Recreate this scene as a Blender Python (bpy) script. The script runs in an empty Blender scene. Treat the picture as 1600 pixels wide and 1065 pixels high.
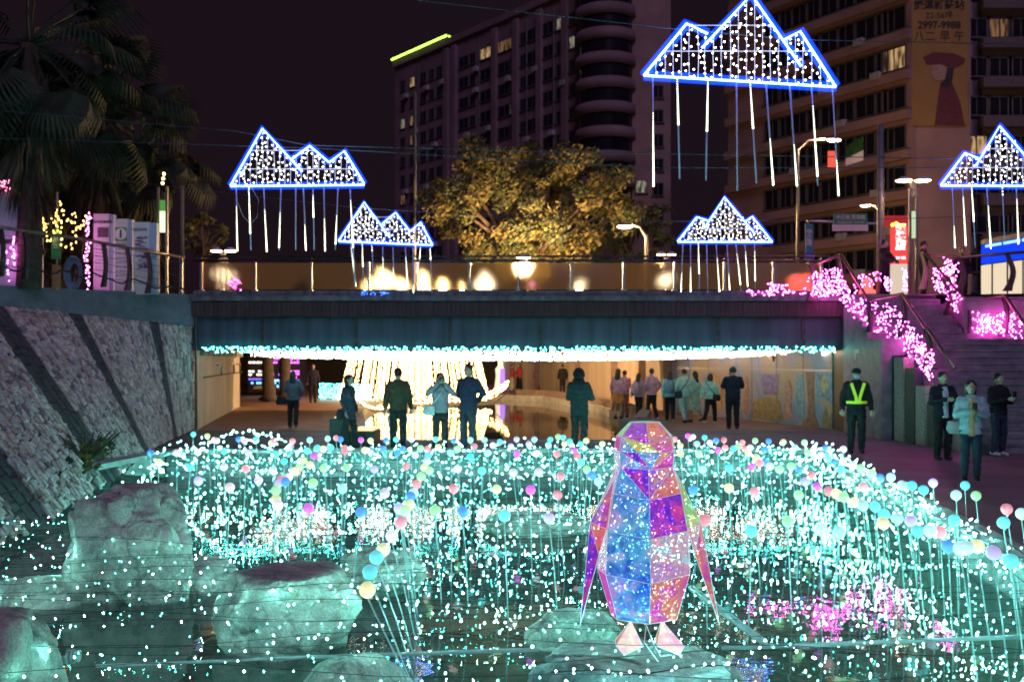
import bpy, bmesh, math, random
import numpy as np
from mathutils import Vector, Matrix, noise
from mathutils.geometry import tessellate_polygon
RND = random.Random(11)
SC = bpy.context.scene
COL = SC.collection
rad = math.radians

# ------------------------------------------------------------------ camera, sky, violet fill sun, exposure
CZ = 1.94
cam_d = bpy.data.cameras.new('camera'); cam = bpy.data.objects.new('camera', cam_d); COL.objects.link(cam)
cam.location = (0, 0, CZ); cam.rotation_euler = (rad(90), 0, 0)
cam_d.sensor_width = 36; cam_d.lens = 36; cam_d.shift_y = 29.5 / 1600
cam_d.clip_start = .05; cam_d.clip_end = 3000
cam_d.dof.use_dof = True; cam_d.dof.focus_distance = 7.6; cam_d.dof.aperture_fstop = 2.8
SC.camera = cam
W = bpy.data.worlds.new('World'); SC.world = W; W.use_nodes = True
nt = W.node_tree; nt.nodes.clear()
sky = nt.nodes.new('ShaderNodeTexSky'); sky.sky_type = 'NISHITA'; sky.sun_disc = False
sky.sun_elevation = rad(0.5); sky.sun_rotation = rad(160)
mixc = nt.nodes.new('ShaderNodeMix'); mixc.data_type = 'RGBA'; mixc.inputs[0].default_value = .985
mixc.inputs[7].default_value = (.13, .06, .115, 1)          # violet glow of the city on the night sky
bg = nt.nodes.new('ShaderNodeBackground'); bg.inputs[1].default_value = .075
wo = nt.nodes.new('ShaderNodeOutputWorld')
nt.links.new(sky.outputs[0], mixc.inputs[6]); nt.links.new(mixc.outputs[2], bg.inputs[0]); nt.links.new(bg.outputs[0], wo.inputs[0])
sun_d = bpy.data.lights.new('sun', 'SUN'); sun_d.energy = .7; sun_d.angle = rad(25); sun_d.color = (.66, .55, 1.0)  # violet fill added from behind the camera to brighten wall and facades
sun = bpy.data.objects.new('sun', sun_d); COL.objects.link(sun)
sun.rotation_euler = Vector((-.12, .80, -.60)).to_track_quat('-Z', 'Y').to_euler()
SC.view_settings.view_transform = 'Standard'; SC.view_settings.look = 'None'
SC.view_settings.exposure = 0; SC.view_settings.gamma = 1
cy = SC.cycles
cy.use_denoising = True; cy.denoiser = 'OPENIMAGEDENOISE'; cy.use_light_tree = True
cy.max_bounces = 6; cy.diffuse_bounces = 2; cy.glossy_bounces = 3; cy.transparent_max_bounces = 16
cy.caustics_reflective = False; cy.caustics_refractive = False; cy.sample_clamp_indirect = 4
cy.filter_width = 1.6
cy.use_adaptive_sampling = True; cy.adaptive_threshold = .02

# ------------------------------------------------------------------ helpers
def pd(x, y, d): return Vector(((x - 800) / 1600 * d, d, CZ - (y - 562) / 1600 * d))
def pz(x, y, z): return pd(x, y, (CZ - z) * 1600 / (y - 562))
ORD = ['first','second','third','fourth','fifth','sixth','seventh','eighth','ninth','tenth','eleventh','twelfth','thirteenth','fourteenth','fifteenth','sixteenth','seventeenth','eighteenth','nineteenth']
TENS = {20:'twent',30:'thirt',40:'fort',50:'fift',60:'sixt',70:'sevent',80:'eight',90:'ninet'}
def ordw(i):
    if i < 19: return ORD[i]
    n = i + 1; t = n // 10 * 10
    return TENS[t] + ('ieth' if n % 10 == 0 else 'y-' + ORD[n % 10 - 1])

MATS = {}
def pm(name, col, rough=.75, metal=0, var=.25, scale=5, bump=0., bscale=20, col2=None, spec=.4, stretch=None, detail=5):
    """principled material whose colour drifts with noise, with fine relief"""
    if name in MATS: return MATS[name]
    m = bpy.data.materials.new(name); m.use_nodes = True; t = m.node_tree; n = t.nodes; b = n['Principled BSDF']
    tc = n.new('ShaderNodeTexCoord'); no = n.new('ShaderNodeTexNoise'); no.inputs['Scale'].default_value = scale; no.inputs['Detail'].default_value = detail
    src = tc.outputs['Object']
    if stretch:
        mp = n.new('ShaderNodeMapping'); mp.inputs['Scale'].default_value = stretch; t.links.new(src, mp.inputs[0]); src = mp.outputs[0]
    t.links.new(src, no.inputs['Vector'])
    cr = n.new('ShaderNodeValToRGB'); e = cr.color_ramp.elements
    c2 = col2 or [min(1, c * (1 + var)) for c in col]
    e[0].position = .3; e[0].color = (*[c * (1 - var) for c in col], 1); e[1].position = .7; e[1].color = (*c2, 1)
    t.links.new(no.outputs[0], cr.inputs[0]); t.links.new(cr.outputs[0], b.inputs['Base Color'])
    b.inputs['Roughness'].default_value = rough; b.inputs['Metallic'].default_value = metal; b.inputs['Specular IOR Level'].default_value = spec
    if bump:
        n2 = n.new('ShaderNodeTexNoise'); n2.inputs['Scale'].default_value = bscale; n2.inputs['Detail'].default_value = 6
        t.links.new(src, n2.inputs['Vector']); bp = n.new('ShaderNodeBump'); bp.inputs['Strength'].default_value = bump; bp.inputs['Distance'].default_value = .05
        t.links.new(n2.outputs[0], bp.inputs['Height']); t.links.new(bp.outputs[0], b.inputs['Normal'])
    MATS[name] = m; return m
def em(name, col, st, sampling='AUTO'):
    if name in MATS: return MATS[name]
    m = bpy.data.materials.new(name); m.use_nodes = True; t = m.node_tree; t.nodes.clear()
    e = t.nodes.new('ShaderNodeEmission'); o = t.nodes.new('ShaderNodeOutputMaterial')
    e.inputs[0].default_value = (*col, 1); e.inputs[1].default_value = st; t.links.new(e.outputs[0], o.inputs[0])
    m.cycles.emission_sampling = sampling
    MATS[name] = m; return m
def glowm(name, col, st, rough=.45):
    """a lit plastic: base colour plus its own light"""
    if name in MATS: return MATS[name]
    m = bpy.data.materials.new(name); m.use_nodes = True; b = m.node_tree.nodes['Principled BSDF']
    b.inputs['Base Color'].default_value = (*col, 1); b.inputs['Roughness'].default_value = rough
    b.inputs['Emission Color'].default_value = (*col, 1); b.inputs['Emission Strength'].default_value = st
    MATS[name] = m; return m
def clearm(name, tint, clear=.7, rough=.1, dif=(.5, .5, .5), difw=.5):
    if name in MATS: return MATS[name]
    m = bpy.data.materials.new(name); m.use_nodes = True; t = m.node_tree; t.nodes.clear(); n = t.nodes
    tr = n.new('ShaderNodeBsdfTransparent'); tr.inputs[0].default_value = (*tint, 1)
    gl = n.new('ShaderNodeBsdfGlossy'); gl.inputs['Roughness'].default_value = rough
    df = n.new('ShaderNodeBsdfDiffuse'); df.inputs[0].default_value = (*dif, 1)
    a = n.new('ShaderNodeMixShader'); a.inputs[0].default_value = difw; t.links.new(gl.outputs[0], a.inputs[1]); t.links.new(df.outputs[0], a.inputs[2])
    b = n.new('ShaderNodeMixShader'); b.inputs[0].default_value = clear; t.links.new(a.outputs[0], b.inputs[1]); t.links.new(tr.outputs[0], b.inputs[2])
    o = n.new('ShaderNodeOutputMaterial'); t.links.new(b.outputs[0], o.inputs[0]); MATS[name] = m; return m

def tag(o, label=None, cat=None, group=None, kind=None):
    if label: o['label'] = label
    if cat: o['category'] = cat
    if group: o['group'] = group
    if kind: o['kind'] = kind
    return o
def thing(name, label, cat, loc=(0, 0, 0), group=None, rz=0):
    o = bpy.data.objects.new(name, None); COL.objects.link(o); o.location = loc; o.rotation_euler = (0, 0, rz); o.empty_display_size = .1
    return tag(o, label, cat, group)
def wloc(o):
    v = Vector((0, 0, 0))
    while o: v += o.location; o = o.parent
    return v
class MB:
    def __init__(s): s.v = []; s.f = []; s.m = []
    def add(s, vs, fs, mi=0):
        k = len(s.v); s.v += [tuple(v) for v in vs]; s.f += [tuple(i + k for i in f) for f in fs]; s.m += [mi] * len(fs); return s
    def box(s, a, b, mi=0):
        x0, y0, z0 = a; x1, y1, z1 = b
        return s.add([(x0,y0,z0),(x1,y0,z0),(x1,y1,z0),(x0,y1,z0),(x0,y0,z1),(x1,y0,z1),(x1,y1,z1),(x0,y1,z1)],
                     [(0,3,2,1),(4,5,6,7),(0,1,5,4),(1,2,6,5),(2,3,7,6),(3,0,4,7)], mi)
    def obox(s, a, b, w, h, mi=0, up=(0, 0, 1)):
        """bar from a to b, w wide and h high"""
        a = Vector(a); b = Vector(b); t = (b - a).normalized(); up = Vector(up)
        sd = t.cross(up); sd = sd.normalized() if sd.length > 1e-6 else Vector((1, 0, 0)); u = sd.cross(t)
        vs = []
        for p in (a, b):
            for i, j in ((-1,-1),(1,-1),(1,1),(-1,1)): vs.append(p + sd * (w / 2 * i) + u * (h / 2 * j))
        return s.add(vs, [(0,1,2,3),(7,6,5,4),(0,4,5,1),(1,5,6,2),(2,6,7,3),(3,7,4,0)], mi)
    def tube(s, pts, r, n=6, mi=0, cap=True):
        pts = [Vector(p) for p in pts]; k = len(pts); rs = r if isinstance(r, (list, tuple)) else [r] * k; vs = []; fs = []
        ref = None
        for i, p in enumerate(pts):
            t = (pts[min(i + 1, k - 1)] - pts[max(i - 1, 0)]).normalized()
            if ref is None: ref = Vector((0, 0, 1)) if abs(t.z) < .9 else Vector((0, 1, 0))
            a = t.cross(ref)
            if a.length < 1e-4: ref = Vector((1, 0, 0)); a = t.cross(ref)
            a.normalize(); b = t.cross(a)
            for j in range(n):
                q = 2 * math.pi * j / n; vs.append(p + (a * math.cos(q) + b * math.sin(q)) * rs[i])
        for i in range(k - 1):
            for j in range(n): fs.append((i*n+j, i*n+(j+1) % n, (i+1)*n+(j+1) % n, (i+1)*n+j))
        if cap: fs += [tuple(range(n))[::-1], tuple((k-1)*n + j for j in range(n))]
        return s.add(vs, fs, mi)
    def oct(s, c, r, mi=0, rz=None):
        x, y, z = c; h = rz or r
        return s.add([(x+r,y,z),(x,y+r,z),(x-r,y,z),(x,y-r,z),(x,y,z+h),(x,y,z-h)], [(0,1,4),(1,2,4),(2,3,4),(3,0,4),(1,0,5),(2,1,5),(3,2,5),(0,3,5)], mi)
    def ball(s, c, rx, ry=None, rz=None, n=12, k=8, mi=0):
        ry = ry or rx; rz = rz or rx; x, y, z = c; vs = [(x, y, z - rz)]; fs = []
        for i in range(1, k):
            p = -math.pi / 2 + math.pi * i / k
            for j in range(n):
                q = 2 * math.pi * j / n; vs.append((x + rx*math.cos(p)*math.cos(q), y + ry*math.cos(p)*math.sin(q), z + rz*math.sin(p)))
        vs.append((x, y, z + rz)); T = len(vs) - 1
        for j in range(n):
            fs.append((0, 1 + (j+1) % n, 1 + j)); fs.append((T, 1 + (k-2)*n + j, 1 + (k-2)*n + (j+1) % n))
            for i in range(k - 2): fs.append((1+i*n+j, 1+i*n+(j+1) % n, 1+(i+1)*n+(j+1) % n, 1+(i+1)*n+j))
        return s.add(vs, fs, mi)
    def loft(s, rings, n=16, mi=0, cap=True):
        """horizontal elliptical rings (cx, cy, z, rx, ry)"""
        vs = []; fs = []; k = len(rings)
        for cx, cy_, z, rx, ry in rings:
            for j in range(n):
                q = 2 * math.pi * j / n; vs.append((cx + rx*math.cos(q), cy_ + ry*math.sin(q), z))
        for i in range(k - 1):
            for j in range(n): fs.append((i*n+j, i*n+(j+1) % n, (i+1)*n+(j+1) % n, (i+1)*n+j))
        if cap: fs += [tuple(range(n))[::-1], tuple((k-1)*n + j for j in range(n))]
        return s.add(vs, fs, mi)
    def prism(s, outline, thick, mi=0):
        """outline = list of 3-D points of a flat face; pushed back along thick vector"""
        o = [Vector(p) for p in outline]; n = len(o); t = Vector(thick)
        s.add(o + [p + t for p in o], [tuple(range(n)), tuple(range(2*n-1, n-1, -1))] + [((i+1) % n, i, n+i, n+(i+1) % n) for i in range(n)], mi)
        return s
    def mesh(s, name, mats, off=Vector((0, 0, 0)), smooth=False):
        me = bpy.data.meshes.new(name)
        v = np.array(s.v, dtype=np.float64).reshape(-1, 3) - np.array(off)
        me.from_pydata(v.tolist(), [], s.f)
        for m in (mats if isinstance(mats, (list, tuple)) else [mats]): me.materials.append(m)
        if any(s.m): me.polygons.foreach_set('material_index', s.m)
        if smooth: me.polygons.foreach_set('use_smooth', [True] * len(s.f))
        me.update(); return me
    def build(s, name, mats, parent=None, smooth=False, kind=None, label=None, cat=None, group=None):
        """coordinates are world coordinates"""
        off = wloc(parent) if parent else Vector((0, 0, 0))
        o = bpy.data.objects.new(name, s.mesh(name, mats, off, smooth)); COL.objects.link(o)
        if parent: o.parent = parent
        return tag(o, label, cat, group, kind)
    def local(s, name, mats, parent=None, smooth=False, kind=None):
        """coordinates are the parent's own"""
        o = bpy.data.objects.new(name, s.mesh(name, mats, Vector((0, 0, 0)), smooth)); COL.objects.link(o)
        if parent: o.parent = parent
        if kind: o['kind'] = kind
        return o
def inst(name, me, parent=None, loc=(0, 0, 0), rot=(0, 0, 0), sc=(1, 1, 1)):
    o = bpy.data.objects.new(name, me); COL.objects.link(o); o.parent = parent; o.location = loc; o.rotation_euler = rot; o.scale = sc; return o
def copy_tree(o, parent=None):
    c = o.copy(); COL.objects.link(c); c.parent = parent
    for ch in list(o.children): copy_tree(ch, c)
    return c
def sheet(name, outer, holes, z, mat, kind='structure'):
    loops = [[Vector((x, y, 0)) for x, y in outer]] + [[Vector((x, y, 0)) for x, y in h] for h in holes]
    tris = tessellate_polygon(loops); vs = [v for l in loops for v in l]
    mb = MB(); fs = []
    for t in tris:
        a, b, c = [vs[i] for i in t]
        fs.append(t if (b - a).cross(c - a).z > 0 else (t[0], t[2], t[1]))
    mb.add([(v.x, v.y, z) for v in vs], fs)
    return mb.build(name, mat, kind=kind)
TEXTS = []
def text(body, parent, loc, size, mat, rz=0, thick=.004, off=0, name='text_line', ls=1.0, align='CENTER', tilt=90):
    c = bpy.data.curves.new(name, 'FONT'); c.body = body; c.size = size; c.extrude = thick; c.offset = off; c.align_x = align; c.align_y = 'CENTER'; c.space_line = ls
    c.materials.append(mat); o = bpy.data.objects.new(name, c); COL.objects.link(o); o.parent = parent
    o.location = Vector(loc) - (wloc(parent) if parent else Vector((0, 0, 0))); o.rotation_euler = (rad(tilt), 0, rz); TEXTS.append(o); return o
def bulbs_on(mb, p, r, mi=0): mb.oct(p, r, mi, r * 1.35)

# ------------------------------------------------------------------ materials used in many places
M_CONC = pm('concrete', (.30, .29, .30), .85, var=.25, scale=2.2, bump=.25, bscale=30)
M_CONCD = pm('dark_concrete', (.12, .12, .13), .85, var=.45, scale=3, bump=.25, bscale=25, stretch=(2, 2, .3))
M_ASPH = pm('asphalt', (.075, .068, .075), .85, var=.35, scale=1.3, bump=.3, bscale=60)
M_STEEL = pm('brushed_steel', (.45, .42, .40), .35, 1, var=.15, scale=9)
M_DARKST = pm('dark_steel', (.06, .055, .06), .45, .6, var=.3, scale=8)
M_BLACK = pm('black_plastic', (.012, .012, .013), .5, var=.3)
M_WIRE = pm('black_cable', (.008, .008, .009), .6, var=.3)
M_WHITE = pm('white_paint', (.72, .72, .74), .5, var=.06, scale=3)
L_TEAL = em('teal_bulb', (.22, 1.0, .86), 760)
L_TEAL2 = em('teal_bulb_dim', (.08, .85, .74), 48)
L_TEAL3 = em('teal_bulb_bright', (.30, 1.0, .90), 1500)
L_WARMB = em('warm_bulb', (1.0, .72, .34), 200)
L_PINK = em('pink_bulb', (1.0, .08, .66), 110)
L_PINK2 = em('pink_bulb_small', (1.0, .14, .70), 26)
L_YEL = em('yellow_bulb', (1.0, .60, .22), 24)
L_WHITE = em('white_bulb', (.95, .93, .85), 20)
L_SIGN = em('sign_bulb', (1.0, .98, .80), 16)
L_LAMP = em('sodium_lamp', (1.0, .62, .30), 24)
# ------------------------------------------------------------------ the setting: ground, walkway, pools
POOL = [(-9.5, 1.5), (-9.0, 13), (-7.6, 18), (-7.2, 21.3), (6.75, 21.6), (6.05, 17.9), (5.05, 10.1), (4.4, 5), (4.2, 1.5)]
POND = [(-3.5, 24.2), (2.6, 24.2), (3.3, 28), (4.1, 33), (3.6, 42), (1.6, 53), (-1, 56), (-5, 53), (-6.2, 46), (-5.6, 38), (-4.3, 30)]
M_BED = pm('pool_bed', (.17, .16, .12), .9, var=.6, scale=1.7, bump=.6, bscale=9, col2=(.30, .24, .15))
MB().add([(-900, -300, -.82), (900, -300, -.82), (900, 1500, -.82), (-900, 1500, -.82)], [(0, 1, 2, 3)]).build('ground', M_BED, kind='structure')
M_WALK = pm('walkway_paving', (.13, .105, .12), .62, var=.35, scale=.9, bump=.2, bscale=45)
sheet('walkway', [(-60, -12), (60, -12), (60, 110), (-60, 110)], [POOL, POND], 0, M_WALK)
up_l = [(-8.72, 28.0), (-12.3, 24.6), (-22, 15.4), (-40, -5), (-300, -5), (-300, 28)]
M_PLAZA = pm('street_paving', (.10, .09, .09), .8, var=.3, scale=1, bump=.2, bscale=30)
for nm, poly in (('upper_ground_left', up_l), ('upper_ground_right', [(8.75, 28), (300, 28), (300, 26.2), (14.6, 26.2), (8.9, 27.75)][::-1]),
                 ('upper_ground_far', [(-300, 28.01), (-8.72, 28.01), (-9.5, 40), (-13, 75), (14, 75), (10.5, 40), (8.75, 28.01), (300, 28.01), (300, 900), (-300, 900)])):
    sheet(nm, poly, [], 3.66, M_PLAZA)
def water(name, poly, z, tint, rough, wscale, wstr, veil):
    m = bpy.data.materials.new(name + '_surface'); m.use_nodes = True; t = m.node_tree; n = t.nodes; n.clear()
    tr = n.new('ShaderNodeBsdfTransparent'); tr.inputs[0].default_value = (*tint, 1)
    gl = n.new('ShaderNodeBsdfGlossy'); gl.inputs['Roughness'].default_value = rough; gl.inputs[0].default_value = (1, 1, 1, 1)
    fr = n.new('ShaderNodeFresnel'); fr.inputs[0].default_value = 1.5
    tc = n.new('ShaderNodeTexCoord'); mp = n.new('ShaderNodeMapping'); mp.inputs['Scale'].default_value = (1.0, .6, 1)
    nz = n.new('ShaderNodeTexNoise'); nz.inputs['Scale'].default_value = wscale; nz.inputs['Detail'].default_value = 3
    bp = n.new('ShaderNodeBump'); bp.inputs['Strength'].default_value = wstr; bp.inputs['Distance'].default_value = .02
    mx = n.new('ShaderNodeMixShader'); o = n.new('ShaderNodeOutputMaterial')
    L = t.links.new
    L(tc.outputs['Object'], mp.inputs[0]); L(mp.outputs[0], nz.inputs['Vector']); L(nz.outputs[0], bp.inputs['Height'])
    df = n.new('ShaderNodeBsdfDiffuse'); df.inputs[0].default_value = (.30, .36, .33, 1); mk = n.new('ShaderNodeMixShader'); mk.inputs[0].default_value = veil; L(tr.outputs[0], mk.inputs[1]); L(df.outputs[0], mk.inputs[2])  # pale diffuse share added so dark water carries a teal veil of light
    L(bp.outputs[0], gl.inputs['Normal']); L(bp.outputs[0], fr.inputs['Normal']); L(fr.outputs[0], mx.inputs[0]); L(mk.outputs[0], mx.inputs[1]); L(gl.outputs[0], mx.inputs[2]); L(mx.outputs[0], o.inputs[0])
    return sheet(name, poly, [], z, m)
def grow(poly, k):
    c = Vector((sum(p[0] for p in poly) / len(poly), sum(p[1] for p in poly) / len(poly)))
    return [tuple(c + (Vector(p) - c) * k) for p in poly]
M_UFL = pm('red_paving', (.26, .135, .10), .6, var=.3, scale=1.2, bump=.15, bscale=40)
sheet('underpass_floor', [(-14, 28.2), (-4.0, 28.2), (-4.3, 30), (-5.6, 38), (-6.2, 46), (-5, 53), (-1, 56), (1.6, 53), (3.6, 42), (4.1, 33), (3.34, 28.2), (14, 28.2), (14, 84), (-14, 84)], [], .004, M_UFL)
water('pool_water', grow(POOL, 1.004), -.5, (.80, .86, .82), .015, 5, .16, .22)
water('pond_water', grow(POND, 1.004), -.22, (.5, .5, .5), .03, 3, .10, .08)
M_KERB = pm('pool_kerb', (.32, .31, .31), .75, var=.25, scale=3, bump=.3, bscale=30)
def basin(name, poly, z0, w, h, skip=()):
    mb = MB(); n = len(poly)
    for i in range(n):
        if i in skip: continue
        a = Vector((*poly[i], 0)); b = Vector((*poly[(i + 1) % n], 0)); k = max(1, int((b - a).length / 1.2))
        nrm = (b - a).cross(Vector((0, 0, 1))).normalized() * -1
        for j in range(k):
            p = a.lerp(b, (j + .006) / k); q = a.lerp(b, (j + .994) / k)
            mb.add([p + nrm * .02 + Vector((0, 0, z0)), q + nrm * .02 + Vector((0, 0, z0)), q + nrm * .02 + Vector((0, 0, h)), p + nrm * .02 + Vector((0, 0, h)),
                    p - nrm * w + Vector((0, 0, h)), q - nrm * w + Vector((0, 0, h)), p - nrm * w, q - nrm * w],
                   [(0, 1, 2, 3), (3, 2, 5, 4), (4, 5, 7, 6)])
    return mb.build(name, M_KERB, kind='structure')
basin('pool_kerb', POOL, -1.1, .32, .10, skip=(0, 1, 8, 7))
basin('pond_kerb', POND, -1.1, .30, .06)
# low mossy bank between the pool and the foot of the stone wall
M_BANK = pm('bank_soil', (.05, .05, .045), .95, var=.6, scale=3, bump=.8, bscale=9)
mb = MB(); L = []
for i, (d, xo, xi) in enumerate([(8, -8.4, -5.6), (11, -7.6, -5.7), (13, -7.1, -5.7), (15.8, -7.3, -5.9), (18, -7.6, -6.1), (20, -8.1, -6.6), (21.4, -8.4, -7.0)]):
    for j in range(7):
        f = j / 6; z = -.32 * (1 - f) + -.62 * f + (.3 if d > 17 else 0) * (1 - f) + .07 * noise.noise(Vector((d * 1.3, f * 4, 2)))
        L.append((xo + (xi - xo) * f, d + .2 * math.sin(j * 2.1), z))
mb.add(L, [(i*7+j, i*7+j+1, (i+1)*7+j+1, (i+1)*7+j) for i in range(6) for j in range(6)])
mb.build('bank', M_BANK, smooth=True, kind='structure')

# ------------------------------------------------------------------ sloping stone wing wall on the left
TD = [28, 25, 21.2, 18, 14.1, 11, 8]; TT = [0, .235, .67, 1.05, 1.6, 2.1, 2.6]
TX = {28: -8.72, 25: -8.25, 21.2: -7.6, 18: -7.0, 14.1: -6.6, 11: -6.35, 8: -6.1}
TZ = {28: .03, 25: .03, 21.2: .0, 18: -.22, 14.1: -.45, 11: -.5, 8: -.5}
def wallp(s, v, out=0.):
    """s metres along the toe from the bridge, v 0 at the toe, 1 under the coping"""
    def raw(s, v):
        d = 28 - s; k = TD[::-1]
        toe = Vector((np.interp(d, k, [TX[q] for q in k]), d, np.interp(d, k, [TZ[q] for q in k])))
        t = float(np.interp(d, k, TT[::-1])); top = Vector((-8.72 - 3.58 * t, 28 - 3.4 * t, 2.88 + .36 * min(t, 1.3)))
        return toe.lerp(top, v)
    p = raw(s, v)
    if out:
        a = raw(s + .05, v) - p; b = raw(s, v + .02) - p; n = a.cross(b)
        if n.x < 0: n = -n
        p = p + n.normalized() * out
    return p
wall = thing('stone_wall', 'sloping grey rubble stone wing wall with dark grooves, beside the bridge', 'wall', (-8.7, 20, 0))
mb = MB(); NS, NV = 60, 10; SMAX = 17.0
for i in range(NS + 1):
    for j in range(NV + 1): mb.add([wallp(SMAX * i / NS, j / NV)], [])
mb.f = [(i*(NV+1)+j, (i+1)*(NV+1)+j, (i+1)*(NV+1)+j+1, i*(NV+1)+j+1) for i in range(NS) for j in range(NV)]; mb.m = [0] * len(mb.f)
M_MORT = pm('wall_mortar', (.035, .034, .04), .95, var=.4, scale=6, bump=.5, bscale=25)
mb.build('mortar_bed', M_MORT, wall, smooth=True)
M_ST = [pm('wall_stone_%s' % nm, c, .85, var=.3, scale=7, bump=.4, bscale=40) for nm, c in (('grey', (.48, .43, .41)), ('pale', (.62, .56, .52)), ('tan', (.46, .37, .31)), ('dark', (.24, .21, .21)))]
M_STG = pm('groove_stone', (.07, .075, .08), .9, var=.35, scale=6, bump=.5, bscale=30)
GRV = [(2.75, .22), (6.55, .30), (9.9, .42), (13.6, .5)]
big = []; rest = MB(); groove = MB()
s = 0.05; stones = []
while s < SMAX - .2:
    w = RND.uniform(.075, .14) * (1.25 if s > 8 else 1); v = RND.uniform(-.04, .0)
    g = any(abs(s + w / 2 - c) < h for c, h in GRV)
    if g: w = .30
    ln = (wallp(s, 1) - wallp(s, 0)).length
    while v < 1:
        h = RND.uniform(.14, .38) / ln
        if g: h = RND.uniform(.3, .55) / ln
        j = lambda q: RND.uniform(-q, q)
        v1 = min(1, v + h); v0 = max(0, v)
        if v1 - v0 > .015: stones.append((s, w, v0, v1, g))
        v += h
    s += w
for s, w, v0, v1, g in stones:
    jit = lambda q: RND.uniform(-q, q)
    sk = .0 if g else .03
    sv = [(s + jit(sk), v0 + jit(.006)), (s + w + jit(sk), v0 + jit(.006)), (s + w + jit(sk), v1 + jit(.006)), (s + jit(sk), v1 + jit(.006))]
    cs = sum(a for a, _ in sv) / 4; cv = sum(b for _, b in sv) / 4
    o1 = (.012 if g else RND.uniform(.022, .06)); vs = []
    for k, o in ((.92, -.01), (.90, o1 * .75), (.78, o1)):
        for a, b in sv: vs.append(wallp(max(0, cs + (a - cs) * k), min(1, max(0, cv + (b - cv) * k)), o + (jit(.012) if k < .9 else 0)))
    fs = [(8, 9, 10, 11)] + [(i, (i+1) % 4, 4 + (i+1) % 4, 4 + i) for i in range(4)] + [(4 + i, 4 + (i+1) % 4, 8 + (i+1) % 4, 8 + i) for i in range(4)]
    if g: groove.add(vs, fs)
    else:
        c = wallp(cs, cv); big.append((c.length / ((v1 - v0) * w), vs, fs, RND.choice((0, 0, 0, 1, 1, 2, 3)), c))
vis = [b for b in big if b[4].x / b[4].y > -.52]
vis.sort(key=lambda b: b[0]); ids = set(id(b) for b in vis[:290])
for b in big:
    if id(b) in ids: MB().add(b[1], b[2]).build('stone', M_ST[b[3]], wall)
    else: rest.add(b[1], b[2], b[3])
rest.build('small_stones', M_ST, wall, kind='stuff')
groove.build('groove_stones', M_STG, wall, kind='stuff')
M_COP = pm('coping_render', (.15, .15, .19), .8, var=.2, scale=4, bump=.5, bscale=60)
mb = MB(); ts = [0, .4, .8, 1.2, 1.7, 2.2, 2.8]; P = []
for t in ts:
    b = Vector((-8.72 - 3.58 * t, 28 - 3.4 * t, 0)); nrm = Vector((.69, -.724, 0)); zb = 2.86 + .36 * min(t, 1.3)
    P += [b + nrm * .10 + Vector((0, 0, zb)), b + nrm * .10 + Vector((0, 0, 3.72)), b - nrm * .35 + Vector((0, 0, 3.72)), b - nrm * .35 + Vector((0, 0, zb))]
mb.add(P, [(i*4+j, (i+1)*4+j, (i+1)*4+(j+1) % 4, i*4+(j+1) % 4) for i in range(len(ts)-1) for j in range(4)] + [(0, 1, 2, 3)])
mb.build('coping', M_COP, wall)
MB().tube([(-8.62, 27.9, 3.6), (-8.60, 27.88, .05)], .035, 8).build('drain_pipe', M_DARKST, wall)

# ------------------------------------------------------------------ road bridge
BX0, BX1, BD = -8.72, 9.0, 28.0
bridge = thing('road_bridge', 'long low road bridge with blue grey girder panels across the channel', 'bridge', (0, 28, 0))
M_GIRD = pm('girder_paint', (.042, .052, .085), .5, var=.45, scale=1.6, bump=.08, bscale=6, spec=.5, stretch=(2.2, 1, .25))
M_FASC = pm('fascia_board', (.055, .032, .034), .75, var=.35, scale=3, stretch=(6, 1, .4))
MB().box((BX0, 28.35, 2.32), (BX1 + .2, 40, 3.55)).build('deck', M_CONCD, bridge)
MB().box((BX0 - .2, 27.96, 3.56), (BX1 + .3, 40.2, 3.66)).build('road_slab', M_ASPH, bridge)
xs = [303, 410, 557, 703, 845, 985, 1122, 1255, 1316]
for a, b in zip(xs[:-1], xs[1:]):
    p = pd(a, 545, BD).x; q = pd(b, 545, BD).x
    m = MB().box((p + .012, BD, 2.26), (q - .012, BD + .06, 3.10)); m.box((p + .012, BD - .03, 2.24), (q - .012, BD + .05, 2.30))
    m.build('girder_panel', M_GIRD, bridge)
    MB().box((q - .05, BD - .035, 2.31), (q + .05, BD - .002, 3.09)).build('panel_stiffener', M_DARKST, bridge)
MB().box((BX0, BD + .1, 2.2), (BX1, BD + .3, 3.5)).build('girder_web', M_DARKST, bridge)
fx = BX0; rib = MB()
while fx < BX1 + .15:
    rib.box((fx, BD - .16 - RND.uniform(0, .012), 3.12), (fx + .115, BD - .10, 3.52)); fx += .122
rib.build('fascia_ribs', M_FASC, bridge, kind='stuff')
MB().box((BX0, BD - .10, 3.11), (BX1 + .2, BD + .0, 3.53)).build('fascia', M_FASC, bridge)
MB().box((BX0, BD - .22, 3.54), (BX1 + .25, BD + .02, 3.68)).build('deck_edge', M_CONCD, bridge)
MB().box((BX0, BD + .03, 3.67), (BX1 + .25, BD + .30, 3.83)).build('kerb', M_CONCD, bridge)
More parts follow.
